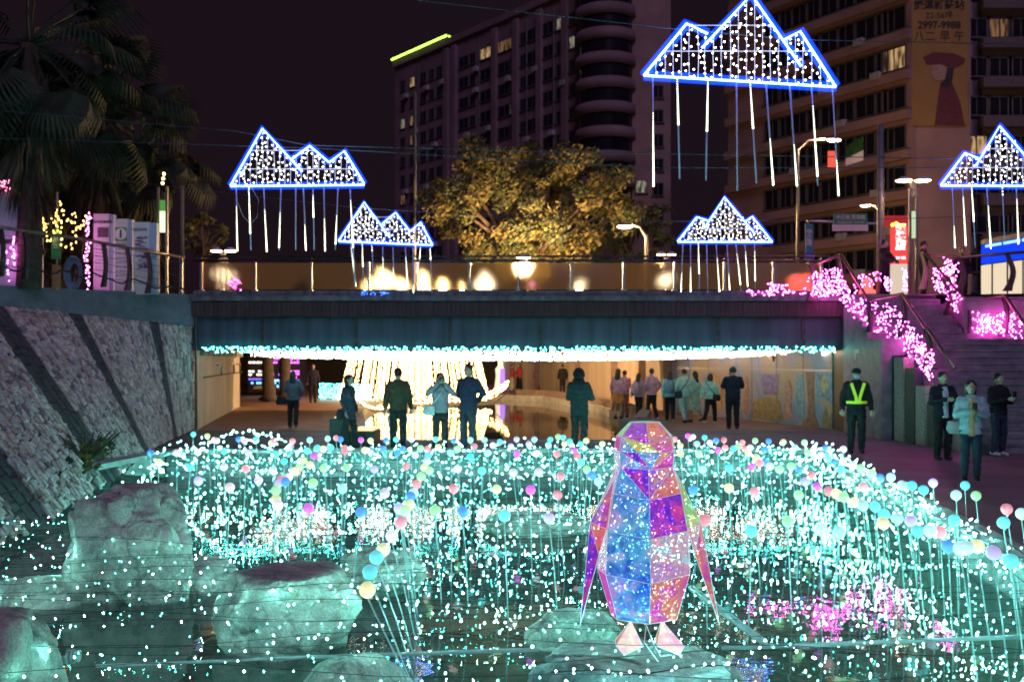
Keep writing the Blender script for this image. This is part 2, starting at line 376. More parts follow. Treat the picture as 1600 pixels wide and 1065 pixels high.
# parapet of posts, glass and twin rails
par = thing('bridge_parapet', 'glass parapet with steel posts and twin rails along the bridge', 'parapet', (0, 28.1, 3.68))
M_GLASS = clearm('frosted_parapet_glass', (.86, .80, .70), .80, .12, (.42, .36, .30), .85)
for n_ in list(M_GLASS.node_tree.nodes):
    if n_.type == 'BSDF_DIFFUSE':      # the frosting passes light on as well as scattering it back
        t = M_GLASS.node_tree; tl = t.nodes.new('ShaderNodeBsdfTranslucent'); tl.inputs[0].default_value = (.75, .58, .36, 1); mx = t.nodes.new('ShaderNodeMixShader'); mx.inputs[0].default_value = .75
        to = n_.outputs[0].links[0].to_socket; t.links.new(n_.outputs[0], mx.inputs[1]); t.links.new(tl.outputs[0], mx.inputs[2]); t.links.new(mx.outputs[0], to)
        rf = t.nodes.new('ShaderNodeBsdfRefraction'); rf.inputs['IOR'].default_value = 1.12; rf.inputs['Roughness'].default_value = .34; rf.inputs[0].default_value = (.92, .86, .76, 1)
        out = [q for q in t.nodes if q.type == 'OUTPUT_MATERIAL'][0]; old = out.inputs[0].links[0].from_socket; m2 = t.nodes.new('ShaderNodeMixShader'); m2.inputs[0].default_value = .5; t.links.new(old, m2.inputs[1]); t.links.new(rf.outputs[0], m2.inputs[2]); t.links.new(m2.outputs[0], out.inputs[0])
px = [313, 397, 485, 575, 650, 733, 810, 893, 975, 1055, 1133, 1210, 1285]
for x in px:
    p = pd(x, 455, BD).x
    m = MB().box((p - .03, BD + .06, 3.83), (p + .03, BD + .16, 4.62)); m.box((p - .07, BD + .04, 3.83), (p + .07, BD + .18, 3.86)); m.build('post', M_STEEL, par)
for a, b in zip(px[:-1], px[1:]):
    p = pd(a, 455, BD).x + .04; q = pd(b, 455, BD).x - .04
    MB().box((p, BD + .10, 3.87), (q, BD + .115, 4.60)).build('glass_pane', M_GLASS, par)
a = pd(300, 455, BD).x; b = pd(1300, 455, BD).x
MB().tube([(a, BD + .11, 4.66), (b, BD + .11, 4.66)], .035, 8).build('rail', M_DARKST, par, smooth=True)
MB().tube([(a, BD + .11, 4.78), (b, BD + .11, 4.78)], .026, 8).build('rail', M_DARKST, par, smooth=True)
for x in px[::2]:
    p = pd(x, 455, BD).x; MB().box((p - .012, BD + .095, 4.68), (p + .012, BD + .125, 4.77)).build('rail_bracket', M_DARKST, par)
# abutment pillars
MB().box((9.0, 27.7, 0), (9.22, 28.6, 3.5)).build('pillar', pm('green_black_steel', (.012, .022, .020), .4, .3), bridge)
MB().box((BX0 - .05, 27.92, 0), (BX0 + .04, 28.3, 3.5)).build('pillar', M_DARKST, bridge)
MB().box((9.22, 28.05, 0), (9.9, 40, 3.5)).build('abutment', pm('abutment_dark', (.035, .035, .04), .8), bridge)

# ------------------------------------------------------------------ walls of the underpass
M_WALLW = pm('warm_render', (.52, .44, .36), .8, var=.16, scale=1.3, bump=.15, bscale=14, stretch=(1, 1, .25))
lw = thing('underpass_wall', 'pale streaked wall under the bridge, left of the walkway', 'wall', (-9.5, 34, 0))
a = Vector((-8.72, 28.3, 0)); b = Vector((-11.3, 42.5, 0)); n = Vector((-.98, -.18, 0)) * .4
mb = MB().prism([a, b, b + Vector((0, 0, 2.3)), a + Vector((0, 0, 2.3))], n); mb.build('wall_face', M_WALLW, lw)
for k in range(9):
    p = a.lerp(b, (k + .5) / 9); MB().obox(p + Vector((.04, 0, 2.16)), p + Vector((.04, .45, 2.16)), .1, .2).build('dentil', M_CONC, lw)
M_BRACK = pm('teal_bracket_paint', (.05, .22, .26), .5)
for k, f in enumerate((.30, .62, .80)):
    p = a.lerp(b, f) + Vector((.10, 0, 1.75)); m = MB()
    m.box((p.x, p.y, p.z), (p.x + .05, p.y + .5, p.z + .05)); m.box((p.x, p.y + .45, p.z - .3), (p.x + .05, p.y + .5, p.z)); m.build('pipe_bracket', M_BRACK if k == 0 else M_DARKST, lw)
MB().tube([a + Vector((.12, .3, 1.45)), b + Vector((.12, 0, 1.45))], .02, 6).build('conduit', M_DARKST, lw)
# right hand wall with the painted mural, then the long curving wall behind the walkway
M_MUR = bpy.data.materials.new('mural_glaze'); M_MUR.use_nodes = True; t = M_MUR.node_tree; N = t.nodes; Bp = N['Principled BSDF']
tc = N.new('ShaderNodeTexCoord'); mp = N.new('ShaderNodeMapping'); mp.inputs['Scale'].default_value = (.55, .55, .32); no = N.new('ShaderNodeTexNoise'); no.inputs['Scale'].default_value = 1.5; no.inputs['Detail'].default_value = 2.5; no.inputs['Distortion'].default_value = .8
cr = N.new('ShaderNodeValToRGB'); cr.color_ramp.interpolation = 'EASE'
for i, (p_, c_) in enumerate(((.30, (.30, .26, .42)), (.42, (.24, .34, .52)), (.50, (.42, .34, .40)), (.58, (.48, .36, .22)), (.68, (.50, .34, .34)))):
    e = cr.color_ramp.elements[i] if i < 2 else cr.color_ramp.elements.new(p_); e.position = p_; e.color = (*c_, 1)
vo = N.new('ShaderNodeTexVoronoi'); vo.inputs['Scale'].default_value = 26; mxm = N.new('ShaderNodeMix'); mxm.data_type = 'RGBA'; mxm.blend_type = 'OVERLAY'; mxm.inputs[0].default_value = .12
t.links.new(tc.outputs['Object'], mp.inputs[0]); t.links.new(mp.outputs[0], no.inputs['Vector']); t.links.new(no.outputs[0], cr.inputs[0]); t.links.new(tc.outputs['Object'], vo.inputs['Vector'])
t.links.new(cr.outputs[0], mxm.inputs[6]); t.links.new(vo.outputs['Color'], mxm.inputs[7]); t.links.new(mxm.outputs[2], Bp.inputs['Base Color']); Bp.inputs['Roughness'].default_value = .45
A = Vector((8.98, 28.7, 0)); B = Vector((5.9, 38.0, 0))
mw = thing('mural_wall', 'wall with a blue, violet and ochre mosaic mural beside the walkway', 'wall', (7.5, 33, 0))
nb = Vector((.95, .31, 0)) * .35; fr = -nb.normalized()
NP = 7
for k in range(NP):
    p = A.lerp(B, k / NP + .002); q = A.lerp(B, (k + 1) / NP - .002)
    MB().prism([q, p, p + Vector((0, 0, 1.62)), q + Vector((0, 0, 1.62))], nb).build('mural_panel', M_MUR, mw)
    MB().prism([q + Vector((0, 0, 1.66)), p + Vector((0, 0, 1.66)), p + Vector((0, 0, 2.25)), q + Vector((0, 0, 2.25))], nb).build('mural_panel', M_MUR, mw)
MB().prism([B + Vector((0, 0, 1.62)), A + Vector((0, 0, 1.62)), A + Vector((0, 0, 1.655)), B + Vector((0, 0, 1.655))], nb * 1.05 + fr * -.0).build('dado_rail', M_STEEL, mw)
def on_mural(f, z, o=.012): return A.lerp(B, f) + Vector((0, 0, z)) + fr * o
def mur(name, pts, col, o=.015, lab=None):
    m = MB().prism([on_mural(f, z, o) for f, z in pts], -fr * .012)
    ob = m.build(name, pm('glaze_' + name + '_%d%d%d' % tuple(int(c * 99) for c in col), col, .4, var=.35, scale=8), mw)
    if lab: ob['label'] = lab
mur('tree_trunk_motif', [(.06, .02), (.15, .02), (.12, .30), (.115, .7), (.125, 1.3), (.13, 1.6), (.085, 1.6), (.09, 1.2), (.085, .6), (.08, .3)][::-1], (.30, .17, .11), lab='brown tree trunk on the mural')
mur('peak_motif', [(.01, .05), (.05, .05), (.042, .4), (.03, .62), (.02, .35)][::-1], (.30, .26, .12)); mur('peak_motif', [(.0, .02), (.02, .02), (.012, .35), (.006, .45)][::-1], (.28, .24, .12))
mur('sun_motif', [(.035 + .018 * math.cos(q), 1.25 + .28 * math.sin(q)) for q in [i * .628 for i in range(10)]], (.50, .45, .22))
mur('mound_motif', [(.25, .08), (.42, .08), (.43, .5), (.40, .72), (.33, .78), (.27, .7)][::-1], (.42, .28, .12), lab='ochre mound on the mural')
mur('figure_motif', [(.20, .1), (.24, .12), (.245, .7), (.235, 1.25), (.215, 1.35), (.20, 1.1), (.205, .6)][::-1], (.52, .28, .24), lab='coral upright figure shape on the mural')
mur('flame_motif', [(.46, .15), (.49, .3), (.48, .8), (.475, 1.3), (.455, 1.4), (.45, .9), (.455, .5)][::-1], (.56, .26, .16))
mur('arch_motif', [(.62, .3), (.72, .3), (.72, 1.1), (.69, 1.4), (.65, 1.4), (.62, 1.1)][::-1], (.62, .32, .12), lab='orange arch shape on the mural')
mur('sky_motif', [(.0, .7), (.05, .9), (.075, .5), (.078, 1.55), (.0, 1.55)][::-1], (.22, .34, .52), o=.008)
mur('pool_motif', [(.135, .25), (.17, .15), (.185, .8), (.175, 1.5), (.14, 1.5)][::-1], (.22, .40, .50), o=.008)
mur('violet_motif', [(.28, .85), (.36, .85), (.37, 1.5), (.27, 1.5)][::-1], (.30, .22, .44), o=.008)
for k, f in enumerate((.03, .32, .57, .83)):
    p = on_mural(f, 2.12, .08); MB().ball(p, .06, n=8, k=6).build('wall_lamp', em('wall_lamp', (1, .72, .4), 14), mw)
for f in (.30, .80, .88):
    p = on_mural(f, 1.9, .03); m = MB(); m.obox(p, p + Vector((0, 0, .16)), .03, .05); m.obox(p + Vector((0, 0, .16)), p + (B - A).normalized() * .16 + Vector((0, 0, .16)), .03, .05); m.build('pipe_bracket', M_DARKST, mw)
lwall = thing('channel_wall', 'tall orange lit curving wall behind the far walkway', 'wall', (3, 50, 0))
pts = [Vector(p) for p in ((5.9, 38.1, 0), (5.5, 42.5, 0), (4.9, 48, 0), (3.6, 54.5, 0), (1.6, 61, 0), (-.6, 66, 0))]
M_ORW = pm('orange_lit_render', (.50, .40, .31), .8, var=.14, scale=.8, bump=.15, bscale=10, stretch=(2, 2, .15))
for p, q in zip(pts[:-1], pts[1:]):
    MB().prism([q, p, p + Vector((0, 0, 3.65)), q + Vector((0, 0, 3.65))], Vector((.5, .2, 0))).build('wall_bay', M_ORW, lwall)
    m = MB().obox(p + Vector((-.12, -.05, 0)), p + Vector((-.12, -.05, 3.6)), .28, .28, up=(0, 1, 0)); m.build('pilaster', pm('brown_pilaster', (.22, .15, .11), .8), lwall)
# distant closing wall and planting seen through the underpass
MB().box((-40, 84, 0), (-.5, 84.5, 3.65)).build('far_wall', pm('far_wall_render', (.10, .08, .08), .8), label='dark plain wall far behind the lit tent', cat='wall')
# low stone bank ring round the pond, right side, and its bench block
M_BRK = pm('brown_bank_stone', (.20, .14, .12), .85, var=.4, scale=9, bump=.4, bscale=22)
qb = thing('pond_edging', 'curved brown stone edging wall along the far right of the pond', 'edging', (3, 40, 0))
ring = [(3.35, 28.2), (4.15, 33), (3.95, 38), (3.65, 42), (2.7, 48), (1.7, 53), (.2, 55.5)]
for i, ((x0, y0), (x1, y1)) in enumerate(zip(ring[:-1], ring[1:])):
    k = 3
    for j in range(k):
        p = Vector((x0, y0, 0)).lerp(Vector((x1, y1, 0)), (j + .01) / k); q = Vector((x0, y0, 0)).lerp(Vector((x1, y1, 0)), (j + .99) / k)
        MB().prism([q + Vector((0, 0, -.6)), p + Vector((0, 0, -.6)), p + Vector((0, 0, .36)), q + Vector((0, 0, .36))], Vector((.35, .1, 0))).build('edging_block', M_BRK, qb)

# ------------------------------------------------------------------ staircase on the right
stair = thing('staircase', 'dark stone staircase in two flights climbing to the street, lit pink', 'staircase', (10.5, 24, 0))
M_STEP = pm('step_stone', (.20, .17, .20), .55, var=.3, scale=4, bump=.2, bscale=30)
LOW = [(24.8 - .225 * i, 2.45 - .1531 * i) for i in range(1, 16)]
for i, (d, z) in enumerate(LOW):
    m = MB().box((9.5, d - .225, 0), (15.5, d - .002, z)); m.box((9.46, d - .26, z + .002), (15.5, d - .002, z + .035)); m.build('step', M_STEP, stair)
MB().box((8.95, 24.8, 0), (15.5, 25.75, 2.45)).build('landing', M_STEP, stair)
for i in range(8):
    d = 25.75 + .235 * i; z = 2.45 + .151 * (i + 1)
    m = MB().box((8.95, d, 0), (11.35 + .08 * (7 - i) / 7, d + .235, z)); m.box((8.92, d - .03, z + .002), (11.35, d + .2, z + .035)); m.build('step', M_STEP, stair)
M_PURP = pm('planter_render', (.26, .22, .25), .8, var=.25, scale=3, bump=.2, bscale=25)
MB().box((11.45, 25.9, 2.45), (15.5, 27.6, 3.46)).build('planter_wall', M_PURP, stair)
MB().box((11.42, 25.84, 3.462), (15.5, 25.99, 3.53)).build('planter_cap', M_STEP, stair)
M_COLST = pm('pebble_facing', (.42, .36, .33), .85, var=.5, scale=30, bump=.6, bscale=60)
M_DKGR = pm('dark_green_panel', (.02, .05, .045), .6, var=.3)
for x0, x1, top, mt in ((1352, 1366, 2.3, M_COLST), (1367, 1383, 2.05, M_DKGR), (1385, 1396, 2.05, M_DKGR), (1398, 1413, 2.0, M_COLST), (1415, 1430, 1.75, M_DKGR), (1432, 1446, 1.35, M_COLST), (1450, 1462, 1.0, M_DKGR)):
    # pilasters stand on the left cheek of the stairs, which runs from (9.0, 28) to (9.46, 21.4)
    def cheek(x):
        k = (x - 800) / 1600; f = (28 * k - 9.0) / (.46 + 6.6 * k); return Vector((9.0 + .46 * f, 28 - 6.6 * f, 0))
    p = cheek(x0); q = cheek(x1)
    MB().prism([q + Vector((-.02, 0, 0)), p + Vector((-.02, 0, 0)), p + Vector((-.02, 0, top)), q + Vector((-.02, 0, top))], Vector((.55, 0, 0))).build('pilaster', mt, stair)
p = cheek(1345); q = cheek(1392); m = MB()
m.obox(p + Vector((-.1, 0, 2.16)), q + Vector((-.1, 0, 2.16)), .12, .10); m.obox(q + Vector((-.1, 0, 1.85)), q + Vector((-.1, 0, 2.2)), .1, .1); m.obox(p + Vector((-.1, 0, 1.95)), p + Vector((-.1, 0, 2.2)), .1, .1)
m.build('pipe', pm('grey_pipe', (.4, .36, .34), .5), stair)
# wooden fin shaped posts carrying pipe rails
def fin(mb, base, h, nrm, lean=0.):
    """an S curved upright blade of timber"""
    base = Vector(base); u = Vector(nrm); k = 9; pts = []
    for i in range(k):
        f = i / (k - 1); w = .17 * (1 - .35 * f) * (1 + .5 * math.exp(-((f) / .12) ** 2)); c = .10 * math.sin(f * 4.4 - .6)
        pts.append((f, c, w))
    L_ = [base + u * (c - w / 2) + Vector((0, 0, h * f)) for f, c, w in pts]; R_ = [base + u * (c + w / 2) + Vector((0, 0, h * f)) for f, c, w in pts]
    t = u.cross(Vector((0, 0, 1))) * .035
    k2 = len(L_); vs = [v + t for v in L_] + [v + t for v in R_] + [v - t for v in L_] + [v - t for v in R_]
    fs = []
    for i in range(k2 - 1):
        fs += [(i, i+1, k2+i+1, k2+i), (2*k2+i+1, 2*k2+i, 3*k2+i, 3*k2+i+1), (i+1, i, 2*k2+i, 2*k2+i+1), (k2+i, k2+i+1, 3*k2+i+1, 3*k2+i)]
    fs += [(k2-1, 3*k2-1, 4*k2-1, 2*k2-1)[::-1], (0, k2, 3*k2, 2*k2)]
    mb.add(vs, fs); return mb
M_WOOD = pm('dark_timber', (.055, .038, .035), .6, var=.4, scale=5, stretch=(4, 4, .5))
def railing(name, label, pts, posts, r=.04, h=1.0):
    o = thing(name, label, 'railing', pts[0] - Vector((0, 0, h)))
    MB().tube(pts, r, 8).build('handrail', pm('bronze_rail', (.30, .20, .16), .35, .8), o, smooth=True)
    for p, nr, hh in posts: fin(MB(), p - Vector((0, 0, hh)), hh, nr).build('post', M_WOOD, o)
    return o
r1 = [pd(1314, 398, 27.4), pd(1357, 469, 25.95), pd(1410, 459, 24.9), pd(1446, 512, 23.5), pd(1449, 513, 23.4), pd(1491, 575, 22.0)]
railing('stair_railing', 'bronze stair railing with dark timber posts nearest the bridge', r1, [(r1[0], (.2, -.98, 0), 1.05), (r1[1], (.2, -.98, 0), 1.0), (r1[2], (.2, -.98, 0), 1.05), (r1[4], (.2, -.98, 0), .9)])
r2 = [pd(1443, 393, 27.2), pd(1480, 436, 26.6), pd(1510, 470, 26.0), pd(1570, 461, 25.7), pd(1600, 505, 24.6), pd(1640, 560, 23.2)]
railing('stair_railing', 'bronze stair railing with timber posts farther from the bridge', r2, [(r2[0], (.2, -.98, 0), 1.0), (r2[1], (.3, -.95, 0), 1.0), (r2[2], (.2, -.98, 0), 1.0), (r2[3] , (.2, -.98, 0), 1.0)])
r3 = [pd(1440, 397, 28.3), pd(1505, 402, 28.0), pd(1545, 398, 27.9), pd(1625, 392, 27.8)]
railing('street_railing', 'bronze street railing above the stairs in front of the blue shopfront', r3, [(pd(1577, 396, 27.9), (.95, -.2, 0), 1.02), (pd(1500, 401, 28.0), (.95, -.2, 0), 1.0)])
r4 = [pd(1270, 414, 27.6), pd(1313, 398, 27.45)]
railing('corner_railing', 'short bronze railing joining the bridge parapet to the stairs', r4, [(r4[0], (.95, .2, 0), .95)])
# ------------------------------------------------------------------ rocks in the pool
def rockm(name, c1, c2, c3, rough):
    m = bpy.data.materials.new(name); m.use_nodes = True; t = m.node_tree; n = t.nodes; L = t.links.new; b = n['Principled BSDF']; tc = n.new('ShaderNodeTexCoord')
    def nz(s, d, dist=0.):
        q = n.new('ShaderNodeTexNoise'); q.inputs['Scale'].default_value = s; q.inputs['Detail'].default_value = d; q.inputs['Roughness'].default_value = .65; q.inputs['Distortion'].default_value = dist; L(tc.outputs['Object'], q.inputs['Vector']); return q.outputs[0]
    cr = n.new('ShaderNodeValToRGB'); e = cr.color_ramp.elements; e[0].position = .34; e[0].color = (*c1, 1); e[1].position = .62; e[1].color = (*c2, 1); L(nz(2.4, 10, .6), cr.inputs[0])
    st = n.new('ShaderNodeValToRGB'); st.color_ramp.elements[0].position = .56; st.color_ramp.elements[1].position = .72; L(nz(3.1, 6, 1.6), st.inputs[0])
    mx = n.new('ShaderNodeMix'); mx.data_type = 'RGBA'; mx.inputs[7].default_value = (*c3, 1); L(st.outputs[0], mx.inputs[0]); L(cr.outputs[0], mx.inputs[6])
    vc = n.new('ShaderNodeTexVoronoi'); vc.feature = 'DISTANCE_TO_EDGE'; vc.inputs['Scale'].default_value = 1.3; wv = n.new('ShaderNodeVectorMath'); wv.operation = 'MULTIPLY_ADD'; wv.inputs[1].default_value = (.45, .45, .45); nv = n.new('ShaderNodeTexNoise'); nv.inputs['Scale'].default_value = 3; nv.inputs['Detail'].default_value = 6
    L(tc.outputs['Object'], nv.inputs['Vector']); L(nv.outputs['Color'], wv.inputs[0]); L(tc.outputs['Object'], wv.inputs[2]); L(wv.outputs[0], vc.inputs['Vector']); ck = n.new('ShaderNodeMapRange'); ck.inputs[1].default_value = .004; ck.inputs[2].default_value = .035; ck.inputs[3].default_value = .25; L(vc.outputs['Distance'], ck.inputs[0])
    cm = n.new('ShaderNodeMix'); cm.data_type = 'RGBA'; cm.blend_type = 'MULTIPLY'; cm.inputs[0].default_value = .5; L(mx.outputs[2], cm.inputs[6]); L(ck.outputs[0], cm.inputs[7]); mx = cm
    sp = n.new('ShaderNodeMix'); sp.data_type = 'RGBA'; sp.blend_type = 'OVERLAY'; sp.inputs[0].default_value = .75; L(mx.outputs[2], sp.inputs[6]); L(nz(55, 3), sp.inputs[7]); L(sp.outputs[2], b.inputs['Base Color'])
    bp = n.new('ShaderNodeBump'); bp.inputs['Strength'].default_value = .9; bp.inputs['Distance'].default_value = .05; L(nz(9, 12, .5), bp.inputs['Height']); L(bp.outputs[0], b.inputs['Normal']); b.inputs['Roughness'].default_value = rough; b.inputs['Specular IOR Level'].default_value = .35; return m
M_ROCK = rockm('river_rock', (.25, .24, .22), (.70, .68, .60), (.34, .24, .16), .7); M_ROCKW = rockm('wet_dark_rock', (.06, .055, .065), (.26, .22, .24), (.16, .10, .12), .45)
def rock(name, label, c, r, mat, seed, rough=.16, flat=None, yaw=0):
    bm = bmesh.new(); bmesh.ops.create_icosphere(bm, subdivisions=6 if r[0] > .56 else 5, radius=1)
    for v in bm.verts:
        p = v.co.normalized(); k = 1 + rough * 1.5 * noise.noise(p * 1.1 + Vector((seed, 0, 0))) + rough * .8 * noise.noise(p * 2.4 + Vector((0, seed, 0))) + rough * .25 * noise.noise(p * 7 + Vector((0, 0, seed))) + .022 * noise.noise(p * 13 + Vector((seed, 0, 0))) + .012 * noise.noise(p * 29 + Vector((seed, 0, 0))) - .16 * max(0, 1 - abs(noise.noise(p * 1.3 + Vector((seed * 3, 1, 0)))) * 11) * (.5 + .5 * p.z)
        q = Vector([math.copysign(abs(a) ** 1.0, a) for a in p]) * k
        if flat is not None and q.z > flat: q.z = flat + (q.z - flat) * .18
        q = Vector((q.x * r[0], q.y * r[1], q.z * r[2])); v.co = Matrix.Rotation(yaw, 3, 'Z') @ q
    me = bpy.data.meshes.new(name); bm.to_mesh(me); bm.free(); me.materials.append(mat); me.polygons.foreach_set('use_smooth', [True] * len(me.polygons))
    o = bpy.data.objects.new(name, me); COL.objects.link(o); o.location = c; return tag(o, label, 'rock', 'rocks standing in the pool')
rock('boulder', 'tall pale boulder below the stone wall, largest rock in the pool', pd(208, 862, 10.7) , (.64, .6, .76), M_ROCK, 3.1, .19, .9)
rock('boulder', 'round grey boulder right of the tall pale boulder', pd(446, 950, 8.8), (.59, .55, .46), M_ROCK, 8.4, .16, .7)
rock('boulder', 'pale boulder cut by the bottom left corner of the picture', pd(-22, 1085, 6.6), (.42, .45, .62), M_ROCK, 5.2, .2, .8)
rock('boulder', 'low flat rock between the stone wall and the tall boulder', pd(48, 945, 10.4), (.55, .5, .30), M_ROCK, 1.7, .14)
rock('boulder', 'dark boulder that the penguin lantern stands on', pd(1008, 1085, 7.05), (.76, .64, .42), M_ROCKW, 6.6, .12, .60)
rock('boulder', 'low rock at the bottom edge right of the round boulder', pd(560, 1085, 7.4), (.40, .38, .30), M_ROCK, 9.9, .1)
rock('boulder', 'flat rock behind the leaning row of globes', pd(590, 893, 10.8), (.48, .45, .26), M_ROCK, 2.4, .12)
rock('boulder', 'low rock in the water left of the penguin lantern', pd(895, 992, 8.9), (.40, .38, .22), M_ROCK, 4.8, .12)
rock('boulder', 'broad flat rock far out in the middle of the pool', pd(838, 818, 14.6), (.75, .6, .24), M_ROCK, 7.3, .1, .5)
rock('boulder', 'small rock beside the tall boulder toward the pool', pd(325, 905, 10.9), (.3, .3, .26), M_ROCK, 3.9, .12)

# ------------------------------------------------------------------ strings of teal lights over the pool
def edge_l(d): return float(np.interp(d, [6, 9, 13, 18, 21.3], [-6.8, -6.4, -5.7, -6.0, -6.8]))
def edge_r(d): return float(np.interp(d, [5, 10.1, 17.9, 21.6], [4.3, 4.95, 5.95, 6.6]))
rowd = []; d = 6.3
while d < 21.2: rowd.append(d); d += .27 + .06 * math.sin(d * 3) - (.07 if d > 16.5 else 0)
NRW = len(rowd); STRG = 'rows of teal string lights over the pool'
for i, d in enumerate(rowd):
    xl, xr = edge_l(d), edge_r(d); z0 = .02 + .10 * math.sin(i * 1.9) + (.06 if d > 17 else 0)
    t_ = thing('light_string', 'row of teal fairy lights on black wire, %s from the front of the pool' % ordw(i), 'string light', (0, d, z0), STRG)
    wire = MB(); bl = MB(); x = xl; ph = RND.uniform(0, 6); pts = []
    def zat(x): return z0 + .05 * math.sin(x * .9 + ph) + .03 * math.sin(x * 2.3 + 2 * ph)
    def yat(x): return d + .09 * math.sin(x * .7 + ph * 1.7)
    while x < xr: pts.append((x, yat(x), zat(x))); x += .5
    pts.append((xr, yat(xr), zat(xr)))
    wire.tube(pts, .0022, 3, cap=False); wire.build('wire', M_WIRE, t_)
    x = xl + RND.uniform(0, .1); skip = False
    while x < xr:
        drop = RND.uniform(.015, .05) if RND.random() < .75 else RND.uniform(.08, .38)
        bx_, by_ = x + RND.uniform(-.03, .03), yat(x) + RND.uniform(-.04, .04)
        r = .0050 * RND.uniform(.75, 1.25) * (1 + max(0, d - 9) * .012)
        zz = max(-.46, zat(x) - drop)
        bulbs_on(bl, (bx_, by_, zz), r, RND.choices((0, 1, 2, 3), (.30, .02, .59, .09))[0])
        x += RND.uniform(.05, .31) * float(np.interp(d, [7, 12, 14, 17, 21], [.72, .82, 1.15, 1.6, 1.7])) * (1.45 if x < -1.6 and d < 11.5 else 1)
    bl.build('bulbs', [L_TEAL, L_WARMB, L_TEAL2, L_TEAL3], t_, kind='stuff')
def garland(name, label, path, n, spread, r, mat, group=None, cat='string light', wirer=.004, seed=1, jz=None):
    """a thick rope of lights along a path, bulbs scattered round it"""
    rr = random.Random(seed); path = [Vector(p) for p in path]; t_ = thing(name, label, cat, path[0], group)
    seg = [(b - a).length for a, b in zip(path[:-1], path[1:])]; tot = sum(seg)
    def at(s):
        for (a, b), l in zip(zip(path[:-1], path[1:]), seg):
            if s <= l: return a.lerp(b, s / l)
            s -= l
        return path[-1]
    MB().tube(path, wirer, 4).build('wire', M_WIRE, t_)
    bl = MB()
    for i in range(n):
        p = at(tot * (i + rr.random()) / n) + Vector((rr.gauss(0, spread), rr.gauss(0, spread), rr.gauss(0, jz or spread)))
        bulbs_on(bl, p, r * rr.uniform(.8, 1.2))
    bl.build('bulbs', mat, t_, kind='stuff'); return t_
for k, (off, n) in enumerate(((.12, 170), (.45, 120), (.85, 90))):
    garland('light_rope', '%s dense rope of teal lights from the right hand kerb of the pool' % ordw(k), [(edge_r(d_) - off, d_, .12 + .06 * math.sin(d_ * 2)) for d_ in (8.5, 10, 12, 14, 16, 18, 20, 21)], n, .09, .006, L_TEAL, 'ropes of lights along the pool kerb', seed=k)
for k, (d_, n) in enumerate(((20.9, 130), (20.2, 80), (19.4, 60))):
    garland('light_rope', '%s dense rope of teal lights from the far kerb of the pool' % ordw(k), [(x, d_ + .1 * math.sin(x), .17 + .06 * math.sin(x * 1.7)) for x in (-6.8, -4, -2, 0, 2, 4, 6.3)], n, .08, .006, L_TEAL, 'ropes of lights along the pool kerb', seed=20 + k)
arch = [Vector((-5.9 + 1.15 * (1 - math.cos(q)) / 1.0 * .92, 18.6 + .4 * math.sin(q * 1.3), -.1 + .72 * math.sin(q))) for q in [math.pi * i / 12 for i in range(13)]]
garland('light_arch', 'small arch of teal lights at the left end of the pool', arch, 55, .03, .0065, L_TEAL, seed=5)
garland('light_rope', 'rope of teal lights along the bank by the stone wall', [(-6.2, 18.2, .12), (-6.0, 17, .05), (-5.7, 15.5, .0), (-5.4, 14, 0)], 60, .12, .006, L_TEAL, seed=6)
for k, (a, b, r) in enumerate(((pd(480, 1026, 7.7), pd(842, 1014, 7.75), .016), (pd(1128, 1012, 7.6), pd(1600, 994, 7.7), .018), (pd(1080, 918, 9.2), pd(1195, 1004, 7.9), .03), (pd(150, 1040, 7.5), pd(480, 1026, 7.7), .012))):
    MB().tube([a, b], r, 8).build('support_pipe', pm('pipe_plastic', (.34, .36, .37), .45), smooth=True, cat='pipe', group='pipes carrying the light strings',
        label=('thin grey pipe across the water left of the penguin lantern', 'grey pipe across the water right of the penguin lantern', 'thick grey pipe slanting away behind the penguin lantern', 'thin grey pipe across the bottom left of the water')[k])

